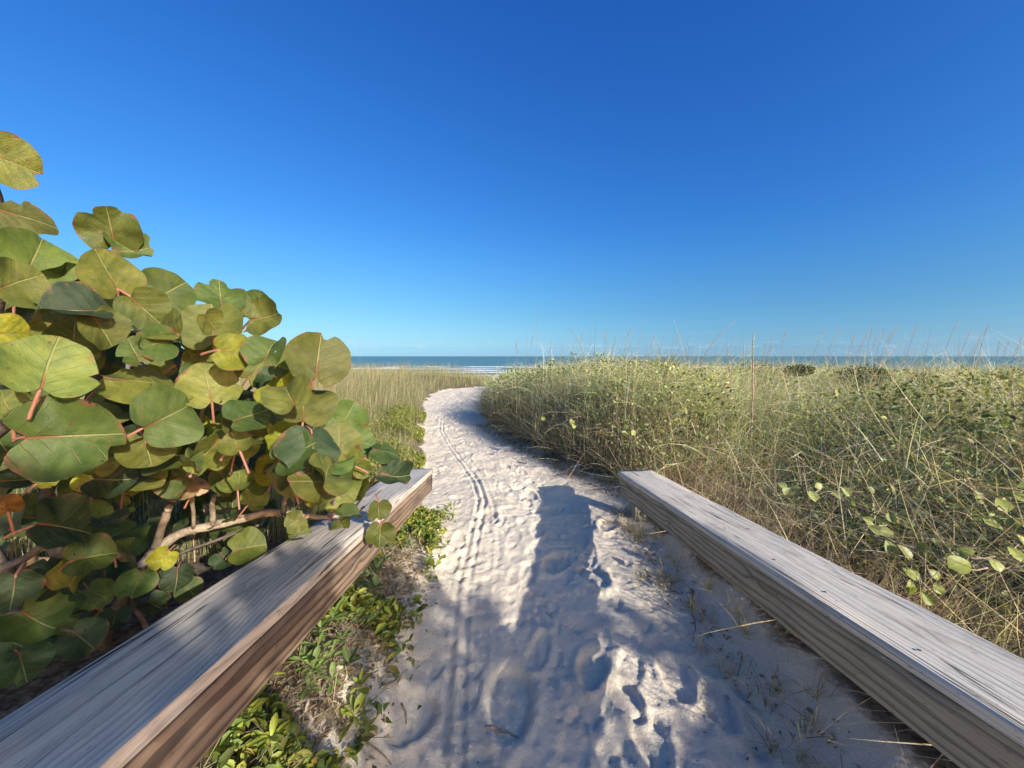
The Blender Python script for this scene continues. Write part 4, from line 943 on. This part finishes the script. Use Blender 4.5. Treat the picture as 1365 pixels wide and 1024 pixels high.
# ------------------------------------------------------------------ litter, twigs
def build_litter():
    parts = []
    def strip(n, fx, y0, y1, spread, lift):
        y = rng.uniform(y0, y1, n); x = fx(y) + rng.normal(0, spread, n); return np.stack([x, y, gzv(x, y) + rng.uniform(.002, lift, n)], -1)
    rr = lambda y: RAIL_R['x0'] + .068 * (3.47 - y)
    lr_ = lambda y: -.80 + 0 * y
    bush = lambda y: xr(y) + .1
    cols = [(.38, .29, .20), (.26, .19, .13), (.50, .42, .31), (.32, .25, .19)]
    for fx, y0, y1, sp, n in ((rr, .8, 3.6, .07, 320), (lr_, .9, 2.6, .12, 3200), (bush, 3.9, 8, .16, 3000)):
        p = strip(n, fx, y0, y1, sp, .03); parts.append(leaflets(p, rng.uniform(.012, .04, n), palette(n, cols, [.3, .3, .2, .2]), .38, 2.))
        m = n // 2; p = strip(m, fx, y0, y1, sp * 1.15, .03); parts.append(ribbons(p, rng.uniform(0, 6.3, m), rng.uniform(.04, .22, m), rng.normal(1.35, .25, m), rng.normal(.1, .25, m), rng.uniform(.0018, .004, m), palette(m, cols + [STRAW], [.25, .2, .25, .1, .2]), 4))
    n = 420; y = 1. + 6 * rng.random(n) ** 1.5; x = rng.uniform(xl(y), xr(y)); p = np.stack([x, y, gzv(x, y) + .003], -1)
    parts.append(leaflets(p, rng.uniform(.004, .014, n), palette(n, [(.10, .075, .055), (.2, .15, .1)], [.6, .4]), .4, 3.))
    for k in range(70):                                                   # dry tufts against the rails and the brush
        if k < 34: y = rng.uniform(.9, 3.5); x = float(rr(y)) + rng.normal(.02, .07)
        elif k < 46: y = rng.uniform(1., 3.2); x = -.74 + rng.normal(0, .09)
        else: y = rng.uniform(4., 7.5); x = float(bush(y)) + rng.normal(0, .1)
        m = 34; p = np.stack([x + rng.normal(0, .02, m), y + rng.normal(0, .02, m), np.full(m, gz(x, y))], -1)
        parts.append(ribbons(p, rng.uniform(0, 6.3, m), rng.uniform(.04, .17, m), np.abs(rng.normal(.7, .4, m)), rng.normal(.5, .4, m), rng.uniform(.002, .0045, m), palette(m, [STRAW, TAN, BROWN, OLIVE], [.35, .3, .2, .15]), 4))
    V, F, C = join(parts); o = link('plant_litter', mesh('plant_litter', V, F, M_FOL, colr=C)); tag(o, 'dry brown plant litter scattered along the rails and the brush', 'litter', kind='stuff')
build_litter()

def twig(pxs, rad, label, mt=M_TWIG, lift=.004):
    pts = []
    for (px, py) in pxs:
        g_ = gnd(px, py, -.05); z = 0
        for _ in range(5): g_ = gnd(px, py, z); z = gz(g_[0], g_[1])
        pts.append((g_[0], g_[1], z + lift + rad))
    o = link('twig', tube(pts, [rad * 1.2] + [rad] * (len(pts) - 2) + [rad * .5], 6, 4, .0012, mt, 'twig', int(pxs[0][0])))
    tag(o, label, 'twig', 'twigs lying on the sand')
twig([(508, 919), (525, 908), (543, 895)], .0045, 'pale straight twig on the shaded sand near the left rail')
twig([(648, 971), (668, 976), (690, 985)], .0055, 'curved brown twig lying across the middle of the shaded sand')
twig([(924, 790), (922, 815), (927, 835), (923, 858)], .0035, 'thin crooked root standing out of the sand near the right rail')
twig([(535, 940), (542, 955), (541, 968)], .004, 'short dark twig below the pale straight one')
twig([(478, 985), (505, 1000), (522, 1020)], .003, 'thin runner stem at the bottom edge near the sprigs')
twig([(370, 960), (405, 938), (440, 935)], .008, 'thick root running out from under the left rail')
twig([(800, 690), (830, 706), (852, 700)], .003, 'thin stem lying beside the far end of the right rail')
twig([(735, 640), (770, 634), (800, 640)], .004, 'long grey stem on the sand before the brush')

# ------------------------------------------------------------------ single plants of the right-hand brush
def surf_d(px, py, hh):
    """distance at which the line of sight comes within hh of the ground"""
    for d in np.arange(1.2, 16, .04):
        p = at(px, py, d)
        if p[2] - gz(p[0], p[1]) < hh: return d
    return 8.
def heart_vine(name_label, spots, hh, size, colr, group=None):
    ps = [at(px, py, surf_d(px, py, hh)) for (px, py) in spots]
    p0 = ps[0]; root = empty('beach_vine', (p0[0], p0[1], gz(p0[0], p0[1])), name_label, 'vine', group); r_ = random.Random(len(spots) + int(spots[0][0]))
    order = sorted(ps, key=lambda q: q[0])
    link('stem', tube([np.array(q) - np.array([0, 0, .03]) for q in order], .0035, 6, 3, .004, M_TWIG, 'stem'), root)
    for p in ps:
        r, u, v = img_dirs(p); n = v * .7 + u * r_.uniform(.0, .8) + r * r_.gauss(0, .5) + Vector(TO_SUN) * .3; t = r * r_.gauss(.2, .8) - u * r_.uniform(.1, 1)
        o = link('leaf', HEART[r_.randrange(3)], root, frame(p, t, n, size * r_.uniform(.75, 1.2))); q = r_.uniform(.75, 1.2); o.color = (colr[0] * q, colr[1] * q, colr[2] * q, 1)
VL = (.27, .29, .11)
heart_vine('pale heart-leaved vine climbing the dry grass behind the right rail', [(1108, 655), (1122, 650), (1135, 668), (1157, 650), (1168, 646), (1150, 690), (1185, 685), (1160, 702), (1168, 704), (1190, 712), (1198, 728), (1182, 722)], .46, .06, VL)
heart_vine('light green vine hanging just over the right rail', [(1205, 758), (1212, 775), (1222, 785), (1230, 790), (1247, 778), (1223, 725), (1240, 760)], .38, .05, (.27, .31, .08))
heart_vine('yellow green vine at the right edge of the view', [(1298, 735), (1290, 750), (1350, 690), (1330, 665), (1345, 730), (1310, 690), (1335, 705), (1358, 715), (1320, 745), (1352, 655), (1300, 655)], .50, .062, (.28, .31, .08))
heart_vine('small bright vine leaves low in the brush beyond the rail end', [(838, 568), (846, 574), (852, 566), (760, 560), (764, 566), (722, 556), (830, 575)], .66, .07, (.27, .31, .10))
heart_vine('pale vine leaves in the dark hollow beside the rail', [(1038, 645), (1052, 652), (1066, 650), (1080, 655), (1095, 646)], .5, .06, VL)

def dark_shrub(px, py, d, w, h, label, seed):
    p = at(px, py, d); g0 = gz(p[0], p[1]); root = empty('dark_leaved_shrub', (p[0], p[1], g0), label, 'shrub', 'dark leaved shrubs standing above the grass')
    n = int(520 * w / .5); q = rng.normal(0, 1, (n, 3)); q /= np.linalg.norm(q, axis=1, keepdims=True); q = q * rng.random((n, 1)) ** .45 * np.array([w / 2, w / 2, h / 2]); q[:, 2] += .12 * h * vnoise(q[:, 0], q[:, 1], 9, seed)
    c = p + q * np.array([1, 1, 1]) + np.array([0, 0, -h * .1])
    V, F, C = leaflets(c, rng.uniform(.03, .06, n), palette(n, [(.055, .075, .04), (.09, .12, .055), (.16, .18, .08)], [.5, .35, .15]), .6, .4)
    link('crown', mesh('crown', V, F, M_SMALL, colr=C), root)
    for k in range(3): link('stem', tube([(p[0] + .05 * k, p[1], g0 - .05), (p[0] + .03, p[1], (g0 + p[2]) / 2), tuple(c[k])], [.012, .010, .005], 6, 3, .005, M_DARK_OR_SHADED_STEM, 'stem', k), root)
dark_shrub(1150, 500, 6.2, .75, .42, 'largest dark leaved shrub sticking out of the grass on the right', 1)
dark_shrub(1232, 506, 6.4, .34, .26, 'small dark shrub between the largest one and the right edge', 2)
dark_shrub(1172, 498, 6.6, .3, .26, 'dark bushy top just right of the largest dark shrub', 3)
dark_shrub(1336, 536, 5.4, .42, .25, 'dark shrub at the right edge of the grass', 4)
dark_shrub(1065, 492, 6.6, .45, .22, 'low dark shrub left of the largest one, near the skyline', 5)
dark_shrub(826, 520, 5.6, .5, .35, 'dark green bush in the face of the brush above the rail end', 7)

def spiky():
    p = at(888, 494, 6.2); root = empty('spiky_yucca', (p[0], p[1], gz(p[0], p[1])), 'spiky yucca with stiff pointed leaves on the skyline of the brush', 'yucca')
    r_ = random.Random(4); bl = blade_leaf(.085, .8, .04)
    for k in range(26):
        a = r_.uniform(0, 6.28); el = r_.uniform(.25, 1.4); t = Vector((math.cos(a) * math.cos(el), math.sin(a) * math.cos(el), math.sin(el))); n = Vector((-math.cos(a) * math.sin(el), -math.sin(a) * math.sin(el), math.cos(el)))
        o = link('leaf', bl, root, frame(p, t, n, r_.uniform(.22, .36))); q = r_.uniform(.8, 1.3); o.color = (.22 * q, .24 * q, .13 * q, 1)
    link('stem', tube([(p[0], p[1], gz(p[0], p[1]) - .05), tuple(p)], [.04, .035], 8, 1, 0, M_TWIG, 'stem'), root)
spiky()

M_STALKDRY = m_plain('dry_stalk', (.22, .17, .10)); M_SEED = m_plain('seed_head', (.20, .15, .09))
def oat(px, pytop, d, bend, label, group, pybase=None, head=True, rad=.0028, mt=None):
    tp = at(px, pytop, d); b = np.array([tp[0] - bend, tp[1], 0]); b[2] = gz(b[0], b[1]) - .03
    root = empty('sea_oat_stalk', tuple(b), label, 'grass stalk', group)
    mid = b + (tp - b) * .55 + np.array([-bend * .28, 0, .05]); q3 = b + (tp - b) * .85 + np.array([-bend * .16, 0, .03])
    link('stem', tube([b, mid, q3, tp], [rad * 1.3, rad, rad * .8, rad * .5], 5, 5, .002, mt or M_STALKDRY, 'stem', int(px)), root)
    if head:
        V, F = [], []; dr = (tp - q3) / np.linalg.norm(tp - q3); L0 = .24
        for k in range(14):
            c = tp - dr * L0 * (k / 14) + np.array([rng.normal(0, .012), rng.normal(0, .012), -.006]); s = .011; i = len(V); e = np.array([dr[2], 0, -dr[0]])
            V += [tuple(c + dr * s * 1.6), tuple(c + e * s * .5), tuple(c - dr * s), tuple(c - e * s * .5), tuple(c + np.array([0, s * .4, 0]))]
            F += [(i, i + 1, i + 4), (i + 1, i + 2, i + 4), (i + 2, i + 3, i + 4), (i + 3, i, i + 4)]
        tag(link('seed_head', mesh('seed_head', V, F, M_SEED, smooth=False), root), kind='stuff')
RIGHT_OATS = [(1098, 443, .22), (1119, 438, .25), (1150, 452, .15), (1158, 440, .2), (1164, 433, .1), (1172, 445, .2), (1181, 436, .18), (1189, 443, .2), (1196, 434, .22), (1223, 432, .16), (1140, 447, .15), (1278, 428, .26), (1295, 440, .22), (1309, 443, .2), (1318, 434, .18), (1345, 455, .12), (1357, 460, .12), (1362, 448, .1), (1334, 452, .06), (1030, 452, .1), (1048, 440, .12), (1020, 458, .05)]
for k, (px, py, bd) in enumerate(sorted(RIGHT_OATS)):
    oat(px, py, random.uniform(6.5, 8.5), bd * 1.3, '{} thin seed stalk against the sky to the right of the tall dead stalk'.format(ORD[k]), 'seed stalks on the skyline')
LEFT_OATS = [(705, 430, .06), (716, 411, .0), (711, 445, .1), (735, 455, .05), (790, 432, .05), (808, 440, .05), (822, 445, .1), (840, 438, .1), (858, 428, .08), (872, 446, .1), (888, 436, .1), (905, 440, .08), (918, 445, .05), (752, 450, .08), (688, 455, -.05), (776, 440, .02)]
for k, (px, py, bd) in enumerate(sorted(LEFT_OATS)):
    oat(px, py, random.uniform(5.6, 7.5), bd * 1.3, '{} thin stalk on the skyline counting right from the end of the path'.format(ORD[k]), 'seed stalks on the skyline', head=k % 2 == 0, rad=.0022)
oat(480, 448, 9, .03, 'lone thin stalk rising from the left grass in front of the sea', None, head=False, rad=.003)
oat(980, 428, 5.6, .62, 'long blade arching to the right over the brush', None, head=False, rad=.0045)
oat(757, 436, 5.8, -.35, 'thin stem arching to the left above the path end of the brush', None, head=False, rad=.0038)
def dead_stalk(top, bot, d, rad, label):
    a, b = at(*bot, d * .97), at(*top, d); g0 = gz(a[0], a[1]) - .05
    o = link('dead_stalk', tube([(a[0], a[1], g0), tuple(a), tuple((a + b) / 2 + np.array([.006, 0, 0])), tuple(b)], [rad * 1.2, rad, rad * .9, rad * .8], 7, 5, .003, M_TWIG, 'dead_stalk', int(top[0])))
    tag(o, label, 'stalk')
dead_stalk((1005, 445), (1000, 605), 4.2, .0075, 'tall straight dead stalk standing clear of the brush')
dead_stalk((970, 462), (978, 585), 4.4, .0045, 'thinner pale stalk left of the tall dead one')
# pale bent sticks at the foot of the brush by the path
for k, q in enumerate([((745, 655, 4.4), (775, 610, 4.6), (800, 582, 4.8), (828, 572, 5.0)), ((842, 640, 4.4), (836, 600, 4.6), (815, 580, 4.9)), ((880, 590, 4.4), (905, 610, 4.2), (925, 625, 4.0)), ((800, 640, 4.6), (806, 610, 4.7), (826, 590, 4.8)), ((655, 585, 7.2), (672, 565, 7.4), (700, 562, 7.4))]):
    o = link('dead_branch', tube([at(*p) for p in q], [.008] + [.0065] * (len(q) - 2) + [.003], 6, 5, .005, M_TWIG, 'dead_branch', k))
    tag(o, ['bleached branch arching out of the brush onto the sand', 'upright pale branch beside the rail end', 'bare branch leaning down behind the rail end', 'short forked branch in the brush by the bleached one', 'pale low branch at the path bend under the brush'][k], 'branch', 'dead branches in the brush')
